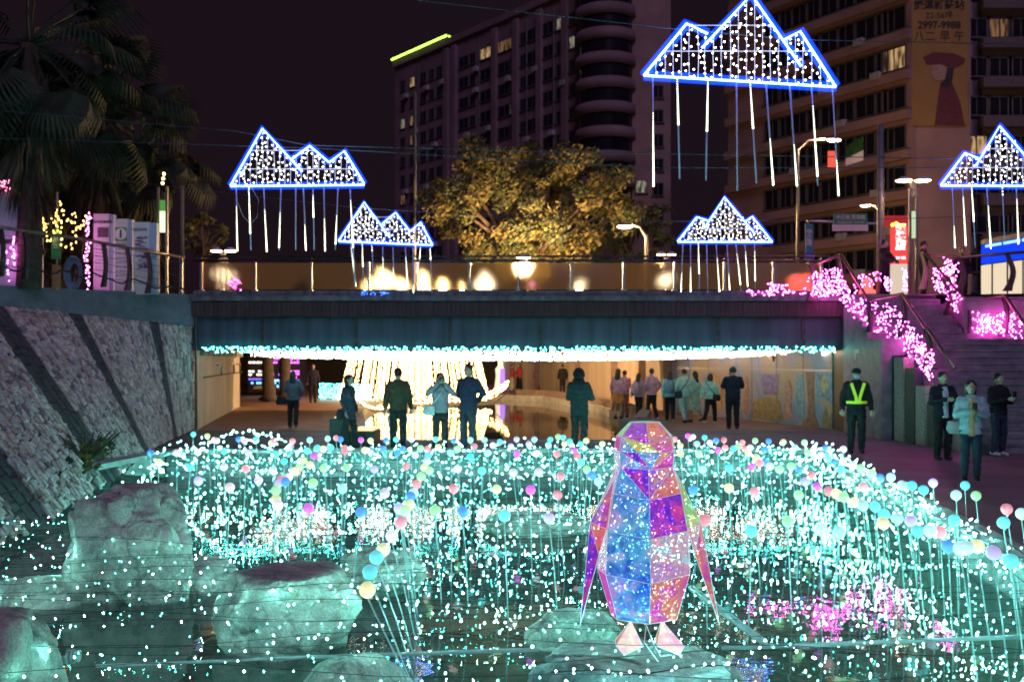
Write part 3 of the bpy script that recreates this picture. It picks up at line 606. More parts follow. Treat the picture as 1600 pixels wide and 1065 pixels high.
# ------------------------------------------------------------------ globes on rods
GC = {'c': ('turquoise', (.16, .72, .78)), 't': ('pale mint', (.48, .80, .78)), 'w': ('pale pink', (.80, .66, .74)), 'p': ('coral pink', (.92, .30, .36)), 'm': ('magenta', (.85, .14, .80)),
      'y': ('pale yellow', (.84, .78, .42)), 'g': ('light green', (.42, .84, .38)), 'b': ('blue', (.10, .30, .86)), 'l': ('lavender', (.62, .50, .84))}
GROW = {
 'leaning row left of the penguin': 'y574,921 c578,893 c588,870 y599,858 w612,837 p626,816 b627,804 l624,794 g633,797 y640,788 b642,775 t646,770 p651,756 g658,744 g671,735 y663,730 w667,720 c669,711 p668,701 y685,698 c681,686',
 'curved row behind the round boulder': 'w434,789 y431,780 g431,766 l435,755 b446,752 p439,749 w451,745 p464,736 y460,736 g468,729 y484,726 y474,719 m491,712 c480,704 y505,701 c517,699 c496,699 p525,684 b532,686 t512,685 t484,687',
 'left part of the pool': 'w359,761 l310,751 l404,750 w426,734 p384,732 c297,729 l350,729 y248,722 c444,720 c431,709 b235,707 w276,707 l388,707 w309,706 c350,704 l454,697 y424,692 p457,689 p427,688 w339,688 m381,688 p335,687 b373,686 c400,686 y324,681 c302,678',
 'middle of the pool': 'l858,809 c788,805 b564,800 b723,799 g680,797 m482,794 p871,773 w601,770 m829,765 y776,764 t535,763 p709,763 g489,754 p876,744 w802,738 w842,737 c753,735 l585,733 w715,732 g506,731 g542,730 p635,728 c735,713 w649,711 p870,709 m808,709 w838,708 t704,707 t762,707 b621,707 p539,705 l578,705 y570,703 b598,701 b629,701 g715,701 g657,700 p539,700 p741,697 l798,697 w770,695 t857,695 l826,693 c781,690 y579,688 b710,688 m564,687 b603,687 t757,687 t735,687 c619,686 w643,686 w807,686 t835,686',
 'row beside the head of the penguin': 't935,752 b925,742 g917,733 c908,722 p902,712 m898,704 l892,694 y882,693 c907,693 y941,693 c890,689 y916,688 c860,686 c880,683 g872,682',
 'curving row toward the lower right': 'c1580,876 l1552,863 t1501,856 t1511,855 b1482,853 y1527,853 p1469,831 c1434,829 t1453,829 y1380,817 l1423,813 c1491,812 t1402,809 c1381,803 c1367,791 t1348,789 y1335,784 g1318,776 y1307,771 p1295,767 m1277,760 p1349,760 l1258,752 p1268,742 g1218,733 b1250,733 g1236,728',
 'row along the right hand kerb': 'c1568,816 t1596,802 p1573,795 g1525,774 t1494,773 c1443,765 t1415,759 c1425,758 c1508,758 t1409,757 l1458,754 b1375,746 t1392,745 g1362,739 c1314,733 g1345,731 l1333,726 b1304,721 y1317,721 c1294,714 l1283,710 g1262,707 y1271,703 w1318,701 b1290,700 t1242,699 g1257,691 y1224,690',
 'right part of the pool': 't1311,831 c1174,829 t1283,827 g1231,814 p1101,812 g1248,773 p1179,768 b1083,766 y1139,762 t1098,733 c1139,731 m1174,729 w1203,728 p1187,723 b1195,721 y1181,714 g1092,709 y1063,708 y1169,708 m1122,703 p1164,701 b1195,701 c1146,700 p1133,699 w1172,699 g1154,697 y1063,696 t1089,693 p1160,691 w1109,691 b1201,689 b1119,688 g1180,688 p1131,687 p1054,686 c1101,683 w1083,682 m1075,681'}
def globemat(k, vr):
    nm, c = GC[k]; key = 'globe_%s_%d' % (nm.replace(' ', '_'), vr)
    if key in MATS: return MATS[key]
    m = bpy.data.materials.new(key); m.use_nodes = True; t = m.node_tree; b = t.nodes['Principled BSDF']
    b.inputs['Base Color'].default_value = (*c, 1); b.inputs['Roughness'].default_value = .35; b.inputs['Emission Color'].default_value = (*c, 1)
    # emission painted brighter toward the foot, imitating a lamp inside the shell
    tc = t.nodes.new('ShaderNodeTexCoord'); sp = t.nodes.new('ShaderNodeSeparateXYZ'); mr = t.nodes.new('ShaderNodeMapRange')
    mr.inputs[1].default_value = -.055; mr.inputs[2].default_value = .055; mr.inputs[3].default_value = (1.35, 1.05, 1.6)[vr]; mr.inputs[4].default_value = (.55, .46, .70)[vr]
    t.links.new(tc.outputs['Object'], sp.inputs[0]); t.links.new(sp.outputs[2], mr.inputs[0]); t.links.new(mr.outputs[0], b.inputs['Emission Strength'])
    MATS[key] = m; return m
M_ROD = pm('rod_acrylic', (.50, .60, .60), .3, var=.1, scale=8)
gmesh = {}
for vr in range(3):
    for k in GC: gmesh[k, vr] = MB().ball((0, 0, 0), .055, n=16, k=12).mesh('globe', globemat(k, vr), smooth=True)
cnt = {}
for row, body in GROW.items():
    items = []
    for it in body.split():
        k = it[0]; x, y = map(float, it[1:].split(',')); items.append((k, x, y))
    tot = {}
    for k, x, y in items: tot[k] = tot.get(k, 0) + 1
    seen = {}
    for k, x, y in items:
        z = .46 + .05 * math.sin(x * 1.7 + y)
        if row.startswith('leaning') and y > 830: z = .40
        p = pz(x, y, z); n_ = seen.get(k, 0); seen[k] = n_ + 1
        lb = '%s globe on a thin rod, %s' % (GC[k][0], row) if tot[k] == 1 else '%s %s globe from the front in the %s' % (ordw(n_), GC[k][0], row)
        g = thing('globe_light', lb, 'globe light', p, 'globes on rods in the pool')
        lean = Vector((RND.uniform(-.10, .10), RND.uniform(-.1, .1), 0))
        if row.startswith('leaning') and y > 770: lean = Vector((.06 + .0024 * (y - 770), -.02, 0))
        if row.endswith('lower right') or row.endswith('kerb'): lean = Vector((RND.uniform(.02, .14), -.04, 0))
        foot = Vector((lean.x, lean.y, -.55 - z)); mid = foot * .5 + Vector((RND.uniform(-.01, .01), 0, 0))
        inst('globe', gmesh[k, RND.choice((0, 0, 1, 2))], g)
        MB().tube([(0, 0, -.05), mid, foot], .0065, 5, cap=False).local('rod', M_ROD, g, smooth=True)
        MB().tube([foot * .028, foot * .065], .012, 6).local('socket', M_WHITE, g)

# ------------------------------------------------------------------ penguin lantern of coloured film on a wire frame
PX, PDD = 1007.5, 7.0
pen = thing('penguin_lantern', 'faceted penguin lantern of rainbow film panels and white frame, standing on a rock', 'lantern', pd(PX, 1001, PDD))
def film(name, c1, c2, c3, crinkle=.5, clear=.32):
    if name in MATS: return MATS[name]
    m = bpy.data.materials.new(name); m.use_nodes = True; t = m.node_tree; n = t.nodes; n.clear(); L = t.links.new
    tc = n.new('ShaderNodeTexCoord'); no = n.new('ShaderNodeTexNoise'); no.inputs['Scale'].default_value = 6.5; no.inputs['Detail'].default_value = 3; no.inputs['Distortion'].default_value = 1.2
    lw_ = n.new('ShaderNodeLayerWeight'); lw_.inputs[0].default_value = .35
    ad = n.new('ShaderNodeMath'); ad.operation = 'MULTIPLY_ADD'; ad.inputs[1].default_value = .45
    cr = n.new('ShaderNodeValToRGB'); e = cr.color_ramp.elements; e[0].position = .36; e[0].color = (*c1, 1); e[1].position = .68; e[1].color = (*c3, 1); k = e.new(.52); k.color = (*c2, 1)
    vo = n.new('ShaderNodeTexVoronoi'); vo.inputs['Scale'].default_value = 34; bp = n.new('ShaderNodeBump'); bp.inputs['Strength'].default_value = crinkle; bp.inputs['Distance'].default_value = .02
    gl = n.new('ShaderNodeBsdfGlossy'); gl.inputs['Roughness'].default_value = .12; tl = n.new('ShaderNodeBsdfTranslucent'); tr = n.new('ShaderNodeBsdfTransparent'); eb = n.new('ShaderNodeEmission'); eb.inputs[1].default_value = .75 if name == 'film_feet' else .26
    L(tc.outputs['Object'], no.inputs['Vector']); L(tc.outputs['Object'], vo.inputs['Vector']); L(lw_.outputs['Facing'], ad.inputs[0]); L(no.outputs[0], ad.inputs[2]); L(ad.outputs[0], cr.inputs[0])
    L(vo.outputs['Distance'], bp.inputs['Height']); L(bp.outputs[0], gl.inputs['Normal'])
    for s_ in (gl, tl, tr, eb): L(cr.outputs[0], s_.inputs[0])
    a = n.new('ShaderNodeMixShader'); a.inputs[0].default_value = .45; L(gl.outputs[0], a.inputs[1]); L(tl.outputs[0], a.inputs[2])
    b = n.new('ShaderNodeMixShader'); b.inputs[0].default_value = clear; L(a.outputs[0], b.inputs[1]); L(tr.outputs[0], b.inputs[2])
    c = n.new('ShaderNodeAddShader'); L(b.outputs[0], c.inputs[0]); L(eb.outputs[0], c.inputs[1]); o = n.new('ShaderNodeOutputMaterial'); L(c.outputs[0], o.inputs[0]); MATS[name] = m; return m
FB = film('film_blue', (.05, .18, .66), (.14, .46, .82), (.50, .46, .84)); FM = film('film_magenta', (.72, .07, .50), (.42, .14, .78), (.95, .38, .28)); FV = film('film_violet', (.06, .04, .66), (.30, .06, .70), (.80, .10, .45))
FR = film('film_red', (.85, .06, .22), (.95, .36, .22), (.82, .14, .52)); FY = film('film_yellow', (.62, .74, .16), (.85, .66, .20), (.45, .82, .50)); FS = film('film_silver', (.45, .68, .72), (.82, .36, .50), (.40, .66, .74), 1.3)
FC = film('film_clear', (.65, .85, .80), (.85, .80, .60), (.80, .65, .75), .7, .5)
S = PDD / 1600
def pv(dx, y, dep): return pd(PX, 1001, PDD) + Vector((dx * S, dep * S, (1001 - y) * S))
RINGS = [(659, 23, 18), (681, 43, 36), (703, 47, 43), (727, 45, 41), (767, 58, 53), (824, 69, 64), (890, 72, 68), (961, 51, 52)]
def ringp(i):
    y, rx, ry = RINGS[i]; out = []
    for j in range(8):
        q = -math.pi / 2 + rad((0, 60, 100, 140, 180, 220, 260, 300)[j]); out.append(pv(rx * math.cos(q) * 1.03, y + (7 if j == 0 and i in (4, 5, 6) else 0), ry * math.sin(q)))
    return out
RP = [ringp(i) for i in range(len(RINGS))]; edges = set(); EP = []
def panel(pts, m, lab=None):
    c = sum(pts, Vector()) / len(pts); k = [c + (p - c) * .985 for p in pts]
    o = MB().add(k, [tuple(range(len(k)))]).build('film_panel', m, pen)
    for a, b in zip(pts, pts[1:] + pts[:1]):
        key = tuple(sorted((tuple(round(v, 3) for v in a), tuple(round(v, 3) for v in b))))
        if key not in edges: edges.add(key); EP.append((a, b))
# side 0 is the slice right of the centre line seen from the front, side 9 left of it
CM = {0: [FR, FR, FB, FR, FV, FS, FR], 1: [FY, FY, FC, FC, FY, FC, FM], 7: [FM, FV, FB, FB, FB, FB, FB], 6: [FY, FR, FC, FC, FM, FC, FV]}
for i in range(len(RINGS) - 1):
    for j in range(8):
        if i in (1, 2) and j in (0, 7): continue
        a, b, c, d_ = RP[i][j], RP[i][(j+1) % 8], RP[i+1][(j+1) % 8], RP[i+1][j]
        m = CM.get(j, [FC, FY, FS, FB, FM, FC, FV])[i]
        if i == 3 and j in (0, 7):      # the bib splits along a diagonal
            if j == 0: panel([a, b, d_], FM); panel([b, c, d_], FR)
            else: panel([a, b, c], FV); panel([a, c, d_], FB)
        elif i == 4 and j == 0: panel([a, b, c, d_], FV)
        else: panel([a, b, c, d_], m)
panel(RP[0][::-1], FY); panel(RP[-1], FC)
# face and beak on the front of the head
tip = pv(0, 727, -66); bl_, br_ = pv(-17, 702, -52), pv(17, 702, -52); bt = pv(0, 690, -50); f0, f1, f9 = RP[1][0], RP[1][1], RP[1][7]; g0, g1, g9 = RP[3][0], RP[3][1], RP[3][7]; h1, h9 = RP[2][1], RP[2][7]
for tri, m in (((f9, f0, bt), FV), ((f0, f1, bt), FM), ((f9, bt, bl_), FY), ((bt, f1, br_), FR), ((f9, bl_, h9), FB), ((f1, h1, br_), FR), ((bt, br_, bl_), FY), ((bl_, br_, tip), FB), ((h9, bl_, tip), FV), ((br_, h1, tip), FM), ((h9, tip, g9), FB), ((h1, g1, tip), FV), ((g9, tip, g0), FB), ((tip, g1, g0), FB)): panel(list(tri), m)
for s_ in (-1, 1):                     # flippers
    A_ = pv(s_ * 43, 728, 6); Bp_ = pv(s_ * 86, 814, -8); Cp = pv(s_ * 62, 822, -22); T_ = pv(s_ * (102 if s_ < 0 else 114), 972, -14); Bk = pv(s_ * 72, 815, 22); A2 = pv(s_ * 50, 745, -24)
    E_ = pv(s_ * 74, 862, -26)
    for tri, m in (((A_, Bp_, A2), FC if s_ < 0 else FY), ((A2, Bp_, Cp), FM if s_ < 0 else FY), ((Cp, Bp_, E_), FR if s_ < 0 else FC), ((Bp_, T_, E_), FV if s_ < 0 else FR), ((Cp, E_, T_), FM if s_ < 0 else FC), ((A_, Bk, Bp_), FY), ((Bk, T_, Bp_), FC), ((Cp, T_, Bk), FV)):
        panel(list(tri) if s_ < 0 else list(tri)[::-1], m)
FF = film('film_feet', (.90, .62, .58), (.92, .80, .66), (.90, .50, .68), 1.0, .2)
for s_ in (-1, 1):                     # feet
    c = s_ * 31; h = pv(c - 7 * s_, 964, -18); l0, l1, l2 = pv(c - 20, 992, -60), pv(c + 10 * s_, 1000, -80), pv(c + 21, 993, -58); k0, k1 = pv(c - 15, 1000, 2), pv(c + 15, 1000, 2); ft = pv(c - 22 * s_ * -1, 990, -40)
    for tri, m in (((h, l0, l1), FF), ((h, l1, l2), FF), ((h, k0, l0), FM), ((h, l2, k1), FC), ((h, k1, k0), FY), ((l0, k0, l1), FM), ((k0, k1, l1), FC), ((k1, l2, l1), FY)): panel(list(tri), m)
fm = MB()
for a, b in EP: fm.tube([a, b], .0024, 5, cap=False)
fm.build('wire_frame', glowm('white_frame', (.80, .85, .92), .22), pen)
ib = MB(); rr = random.Random(3)
for i in range(330):
    y = rr.uniform(675, 955); w = float(np.interp(y, [r_[0] for r_ in RINGS], [r_[1] for r_ in RINGS])) * .85; q = rr.uniform(0, 6.28); k = math.sqrt(rr.random())
    ib.oct(pv(w * k * math.cos(q), y, w * k * math.sin(q)), .0035 if i % 5 else .0065)
for i in range(30):
    s_ = rr.choice((-1, 1)); f = rr.random(); ib.oct(pv(s_ * (60 + 40 * f), 770 + 170 * f, -4), .005)
ib.build('inner_bulbs', em('lantern_bulb', (.85, .97, 1), 30), pen, kind='stuff')
cb = MB(); cb.tube([pv(-2, 965, -10), pv(4, 985, -60), pv(14, 1003, -75), pv(34, 1008, -50)], .004, 5); cb.tube([pv(2, 965, -10), pv(-8, 988, -55), pv(10, 1010, -78)], .004, 5); cb.build('cable', M_WHITE, pen)
garland('light_string', 'short string of teal lights lying over the rock under the penguin', [pv(-150, 1022, -90), pv(-80, 1012, -110), pv(-20, 1016, -120), pv(60, 1010, -100), pv(130, 1020, -60)], 16, .012, .006, L_TEAL, seed=9)

# ------------------------------------------------------------------ blue outlined mountain signs hung over the pool
L_ROPE = em('blue_rope_light', (.22, .42, 1.0), 10)
def halom():
    m = bpy.data.materials.new('blue_halo_shell'); m.use_nodes = True; t = m.node_tree; n = t.nodes; n.clear()
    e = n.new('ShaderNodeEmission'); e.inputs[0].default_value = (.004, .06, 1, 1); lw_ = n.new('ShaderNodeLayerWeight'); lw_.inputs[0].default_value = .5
    mr = n.new('ShaderNodeMapRange'); mr.inputs[3].default_value = 1.3; mr.inputs[4].default_value = .0; t.links.new(lw_.outputs['Facing'], mr.inputs[0]); t.links.new(mr.outputs[0], e.inputs[1])  # emission fades toward the edge to imitate a soft halo
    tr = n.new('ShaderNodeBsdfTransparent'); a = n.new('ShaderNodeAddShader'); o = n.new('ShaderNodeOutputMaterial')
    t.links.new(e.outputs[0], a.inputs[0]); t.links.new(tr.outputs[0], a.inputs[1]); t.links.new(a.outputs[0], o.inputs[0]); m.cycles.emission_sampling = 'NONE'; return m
M_HALO = halom()
L_BAR = em('meteor_tube_light', (.96, 1.0, .66), 8)
M_TUBE = glowm('dim_tube', (.45, .45, .75), .06, .3)
def mountain(label, d, prof, base, bars, seed):
    """prof: list of polylines (pixel points) of the outline; base: (x0,y0,x1,y1); bars: (x, ytop, ybot, lit0, lit1, sway)"""
    rr = random.Random(seed); x0, y0, x1, y1 = base; t_ = thing('mountain_sign', label, 'light sign', pd((x0 + x1) / 2, y0, d), 'mountain signs hung over the pool')
    k = d / 1600
    for pl in prof + [[(x0, y0), (x1, y1)]]:
        P_ = [pd(x, y, d) for x, y in pl]; rp = MB().tube(P_, .014, 7).build('rope_light', L_ROPE, t_, smooth=True)
        MB().tube(P_, .07, 12, cap=False).build('sleeve', M_HALO, rp, smooth=True)  # added emissive shell that imitates a blue halo round the rope
    outer = prof[0]
    def top(x):
        yy = [np.interp(x, [q[0] for q in pl], [q[1] for q in pl]) for pl in prof if pl[0][0] <= x <= pl[-1][0]]
        return min(yy) if yy else None
    wm = MB(); bm_ = MB(); step = .105 / k; x = x0 + step * .6
    while x < x1 - 3:
        t0 = top(x)
        if t0 is not None:
            yb = np.interp(x, [x0, x1], [y0, y1]); j = rr.uniform(-.02, .02) / k; wm.tube([pd(x, t0, d + .02), pd(x + j, (t0 + yb) / 2, d + .03), pd(x + j * .3, yb, d + .02)], .0045, 4)
            y = t0 + rr.uniform(0, .1) / k
            while y < yb:
                bm_.oct(pd(x + rr.uniform(-.05, .05) / k, y, d + rr.uniform(-.02, .03)), .0135); y += rr.uniform(.05, .115) / k
        x += step
    for f in (.30, .62):
        yy = y0 - f * (y0 - min(p[1] for pl in prof for p in pl)); xs_ = [x for x in np.arange(x0, x1, 2) if top(x) is not None and top(x) < yy]
        if xs_: wm.tube([pd(min(xs_), yy, d + .015), pd(max(xs_), yy, d + .015)], .006, 4)
    wm.build('wire_grid', glowm('sign_wire', (.55, .55, .78), .55), t_)  # emission added to the wires so they read bright between the bulbs
    bm_.build('bulbs', L_SIGN, t_, kind='stuff')
    for (x, ya, yb, l0, l1, sw) in bars:
        a = pd(x, ya, d); b = pd(x + sw, yb, d + .01)
        tb = MB().tube([a, b], .011, 6).build('meteor_tube', M_TUBE, t_, smooth=True)
        if l1 > l0:
            lm = MB(); p, q = a.lerp(b, l0), a.lerp(b, l1); n_ = max(3, int((q - p).length / .030))
            for i in range(n_): c = p.lerp(q, i / (n_ - 1)); lm.oct(c + Vector((0, -.006, 0)), .0085 + .006 * (i / n_), 0, .013 + .009 * (i / n_))
            lm.build('lit_length', L_BAR, tb)
    return t_
mountain('blue mountain sign on the left with three peaks, tallest peak first', 19, [[(360, 290), (410, 201), (472, 268)], [(454, 250), (484, 228), (512, 252), (514, 254), (538, 236), (569, 287)]], (360, 291, 569, 289),
 [(369, 294, 391, .3, 1, 2), (389, 294, 391, 0, .72, 3), (412, 294, 392, .35, 1, 5), (439, 294, 391, .4, .95, -3), (462, 294, 390, 0, 0, 0), (474, 294, 390, .6, 1, 4), (489, 296, 391, .1, .45, 2), (506, 294, 391, .5, 1, 2), (528, 294, 390, .45, .9, -4), (547, 296, 445, .12, .6, 8)], 1)
mountain('small blue mountain sign above the left half of the bridge', 26.5, [[(529, 376), (569, 316), (609, 371)], [(597, 350), (618, 332), (640, 361), (642, 361), (657, 347), (676, 383)]], (529, 377, 676, 383),
 [(548, 380, 446, .1, 1, 8), (566, 382, 450, 0, .5, 2), (581, 384, 455, .0, .1, 4), (598, 386, 452, .25, .95, 1), (614, 386, 450, .5, .9, 1), (633, 387, 458, .2, .85, 5), (645, 387, 460, .8, .95, 1), (657, 387, 440, 0, .3, -4), (672, 387, 458, .02, .25, 3)], 2)
mountain('largest blue mountain sign at the top, its tall peak cut by the picture edge', 13.2, [[(1006, 118), (1073, 37), (1106, 53)], [(1098, 74), (1174, -8), (1252, 104)], [(1226, 62), (1250, 49), (1306, 136)]], (1006, 118, 1306, 136),
 [(1020, 122, 290, .33, 1, 1), (1058, 124, 280, 0, .45, 4), (1106, 126, 282, 0, .5, -3), (1151, 130, 298, 0, 0, 1), (1172, 130, 286, 0, .45, 10), (1197, 132, 288, .55, 1, 11), (1234, 134, 289, .6, 1, 11), (1268, 136, 290, .2, .9, 10), (1301, 140, 304, .68, 1, 9)], 3)
mountain('small blue mountain sign above the right half of the bridge', 26.5, [[(1059, 377), (1089, 339), (1107, 345)], [(1101, 356), (1132, 308), (1180, 366)], [(1165, 346), (1175, 338), (1207, 378)]], (1059, 378, 1207, 378),
 [(1067, 382, 455, .6, 1, -3), (1079, 382, 455, .5, 1, 0), (1091, 380, 452, 0, .65, 2), (1104, 382, 458, 0, 0, 2), (1119, 382, 455, .3, 1, 5), (1136, 382, 452, .65, 1, 4), (1150, 382, 455, .2, .85, 8), (1164, 382, 458, .15, .85, 5), (1179, 382, 452, .15, .8, 1)], 4)
mountain('blue mountain sign at the right edge, cut by the picture', 19, [[(1470, 289), (1508, 239), (1530, 248)], [(1525, 259), (1562, 197), (1625, 270)], [(1606, 248), (1625, 236), (1680, 290)]], (1470, 290, 1680, 291),
 [(1488, 294, 386, .65, 1, 4), (1504, 294, 387, .15, .95, 5), (1518, 294, 387, 0, .55, 6), (1542, 294, 387, .3, 1, 6), (1566, 294, 378, 0, .12, 4), (1588, 294, 380, .2, 1, 3)], 5)
M_SPAN = pm('steel_span_wire', (.10, .10, .14), .5, .5)
for k, (pl, lab) in enumerate((([(-60, 168, 19.1), (370, 205, 19.1), (480, 227, 19.1), (900, 238, 19.1), (1480, 248, 19.1), (1700, 240, 19.1)], 'upper span wire carrying the left and right mountain signs'),
     ([(-60, 214, 19.3), (500, 232, 19.3), (1020, 262, 19.3), (1480, 262, 19.3), (1700, 255, 19.3)], 'lower span wire behind the mountain signs'),
     ([(-60, 254, 26.6), (560, 325, 26.6), (900, 345, 26.6), (1130, 346, 26.6), (1400, 342, 26.6), (1750, 330, 26.6)], 'span wire carrying the two small mountain signs'),
     ([(600, -5, 13.3), (1050, 45, 13.3), (1240, 62, 13.3), (1700, 72, 13.3)], 'highest span wire holding the largest mountain sign'))):
    P_ = []
    for (a, b) in zip(pl[:-1], pl[1:]):
        for i in range(8):
            f = i / 8; P_.append(pd(a[0] + (b[0]-a[0]) * f, a[1] + (b[1]-a[1]) * f, a[2]))
    P_.append(pd(*pl[-1])); MB().tube(P_, .008 if k < 3 else .006, 4).build('span_wire', M_SPAN, label=lab, cat='cable')
# ------------------------------------------------------------------ icicle lights under the bridge edge
rr = random.Random(21)
cur = thing('light_curtain', 'curtain of teal and white icicle lights hanging under the bridge edge', 'string light', (0, 28.2, 2.2))
tb = MB(); wb = MB(); wr = MB()
for i in range(720):
    x = rr.uniform(-8.5, 8.85); d_ = 27.9 + rr.random() * .06; bulbs_on(tb, (x, d_, 2.30 - rr.uniform(0, .16)), .011)
for i in range(3800):
    x = rr.uniform(-7.6, 8.0); d_ = rr.uniform(28.8, 36); env = max(0., 1 - ((x + .2) / 8.2) ** 2) ** .5; bulbs_on(wb, (x, d_, 2.21 - rr.random() ** .7 * (.05 + .25 * env)), .013)
for k in range(36):
    d_ = 28.15 + k * .22; wr.tube([(-8.5, d_, 2.25), (0, d_, 2.22), (8.8, d_, 2.25)], .006, 3)
wr.build('wire', M_WIRE, cur); tb.build('bulbs', em('teal_icicle', (.10, 1.0, .80), 60), cur, kind='stuff', label='teal bulbs along the front edge'); wb.build('bulbs', em('white_icicle', (1.0, .84, .70), 22), cur, kind='stuff', label='warm white bulbs further in')

# ------------------------------------------------------------------ golden tent of lights beyond the underpass
tent = thing('light_tent', 'huge cone shaped tent of golden string lights beyond the underpass', 'light display', (-4.75, 50, 0))
ap = Vector((-4.75, 50, 15)); yb_ = MB(); yw = MB()
for R0, ns in ((3.65, 54), (2.7, 36), (1.7, 26), (.8, 14)):
    for k in range(ns):
        q = 2 * math.pi * k / ns + rr.uniform(-.04, .04); ft_ = Vector((ap.x + R0 * math.cos(q), 50 + R0 * .9 * math.sin(q), .06)); tp = ft_.lerp(ap, .36)
        yw.tube([tp, ft_], .008, 3)
        z = rr.uniform(0, .1)
        while z < 5: yb_.oct(ft_.lerp(ap, z / 15) + Vector((rr.uniform(-.03, .03), rr.uniform(-.03, .03), 0)), .022, 0, .032); z += rr.uniform(.07, .13)
for i in range(260):
    q = 6.283 * i / 260; yb_.oct((ap.x + 3.75 * math.cos(q), 50 + 3.4 * math.sin(q), .1 + .12 * abs(math.sin(q * 14))), .024)
yw.build('wire', M_WIRE, tent); yb_.build('bulbs', L_YEL, tent, kind='stuff')
MB().tube([(-4.75, 50, 0), (-4.75, 50, 15)], .09, 8).build('mast', M_STEEL, tent)
for k, (x, y, s_) in enumerate(((757, 620, 1), (600, 640, .8))):
    p = pd(x, y, 46 if k == 0 else 38); bt_ = thing('light_boat', ('small golden light figure beside the pond right of the tent', 'golden rope light lying on the pond edge left of the photographer')[k], 'light display', p); m = MB()
    for i in range(150):
        f = rr.random(); m.oct((p.x + (f - .5) * 2.2 * s_, p.y + rr.uniform(-.2, .2), max(.04, .12 + (.9 * (f - .4) ** 2 * 2 + rr.uniform(0, .35 if k == 0 else .05)) * s_)), .022)
    m.build('bulbs', L_YEL, bt_, kind='stuff'); MB().tube([(p.x - 1.1 * s_, p.y, .3), (p.x - .4, p.y, .03), (p.x + .5, p.y, .03), (p.x + 1.1 * s_, p.y, .5)], .02, 5).build('frame', M_DARKST, bt_)
garland('pond_rope', 'golden rope light along the far edge of the pond', [(-5.4, 41, .1), (-4.2, 43.5, .1), (-2.6, 46.2, .1), (-1.2, 48.8, .1)], 130, .04, .024, L_YEL, seed=31)
# turquoise light fence and stalls with LED rows on the far left
fen = thing('light_fence', 'low fence covered in turquoise lights left of the golden tent', 'light display', (-8, 52, 0)); m = MB(); mw_ = MB()
fa, fb_ = Vector((-9.6, 51, 0)), Vector((-6.6, 48, 0))
for i in range(750):
    p = fa.lerp(fb_, rr.random()); m.oct((p.x, p.y, rr.uniform(.03, .78)), .024)
for i in range(7): p = fa.lerp(fb_, i / 6); mw_.box((p.x - .02, p.y, 0), (p.x + .02, p.y + .04, .82))
for z in (.1, .45, .8): mw_.tube([fa + Vector((0, .02, z)), fb_ + Vector((0, .02, z))], .012, 4)
m.build('bulbs', em('turquoise_bulb', (.10, .95, .9), 16), fen, kind='stuff'); mw_.build('frame', M_DARKST, fen)
def stall(x0, x1, d_, rows, label):
    a = pd(x0, 600, d_).x; b = pd(x1, 600, d_).x; o = thing('lit_stall', label, 'stall', ((a + b) / 2, d_, 0), 'stalls with LED rows beyond the underpass')
    MB().box((a, d_, .15), (b, d_ + 2, 2.75)).build('body', pm('stall_body', (.03, .025, .04), .5), o); MB().box((a - .1, d_ - .35, 2.76), (b + .1, d_ + 2, 2.86)).build('awning', M_DARKST, o)
    MB().box((a + .3, d_ - .03, .35), (b - .05, d_ - .005, .52)).build('bumper_board', pm('stall_board', (.5, .4, .2), .6), o)
    for y, col, n_, st in rows:
        z = pd(0, y, d_).z; m = MB(); w = (b - a) / n_
        for i in range(n_):
            if rr.random() < .85: m.box((a + w * (i + .15), d_ - .05, z - .05), (a + w * (i + .85), d_ - .01, z + .05))
        m.build('led_row', em('led_%d%d%d_%d' % (*[int(c * 9) for c in col], st), col, st), o, kind='stuff')
W_, V_, C_, Pk = (1, .85, .7), (.25, .12, 1), (.12, .55, 1), (.85, .12, .95)
stall(388, 413, 56, [(566, W_, 4, 3), (580, W_, 5, 3), (585, (1, .9, .6), 4, 3), (592, V_, 5, 2), (598, C_, 6, 4)], 'dark stall with white and blue LED rows by the underpass wall')
stall(424, 440, 56, [(560, Pk, 4, 4), (566, Pk, 5, 4), (585, V_, 3, 3), (594, (.3, .6, 1), 4, 4), (598, C_, 4, 4), (603, C_, 4, 4)], 'narrow dark stall with pink rows above blue LED rows')
stall(453, 468, 56, [(561, Pk, 3, 4), (566, Pk, 3, 4), (580, Pk, 4, 4), (584, Pk, 4, 4), (589, Pk, 4, 4), (594, V_, 4, 3), (600, C_, 4, 4)], 'narrow dark stall with magenta LED rows beside the turquoise fence')
for x, d_, lab in ((419, 48, 'thick tree trunk between the first two lit stalls'), (446, 50, 'thick tree trunk between the pink lit stalls')):
    p = pd(x, 600, d_).x; o = MB().tube([(p, d_, 0), (p + .05, d_, .25), (p - .03, d_, 1.5), (p + .05, d_, 4.5)], [.5, .33, .28, .24], 10).build('tree_trunk', pm('bark_brown', (.09, .06, .045), .9, bump=.6, bscale=14), smooth=True, label=lab, cat='tree trunk', group='tree trunks beyond the underpass')
MB().box((-3.98, 22.3, 0), (-3.55, 23.3, .66)).build('planter_body', M_BLACK, thing('planter_box', 'black box planter with a glowing top behind the woman in navy', 'planter', (-3.6, 22.8, 0)))
pl_ = bpy.data.objects['planter_box']; m = MB(); m.box((-3.46, 22.5, .382), (-3.06, 23.3, .43)); m.box((-3.9, 22.5, .662), (-3.62, 23.2, .69)); m.build('lit_top', glowm('lit_pebbles', (1, .62, .32), 1.4), pl_)
MB().box((-3.52, 22.35, 0), (-3.0, 23.4, .38)).build('ledge', M_BLACK, pl_)
MB().box((2.75, 25.2, .0), (3.75, 26.4, .42)).build('block', M_CONCD, label='dark block bench at the near right corner of the pond', cat='bench')

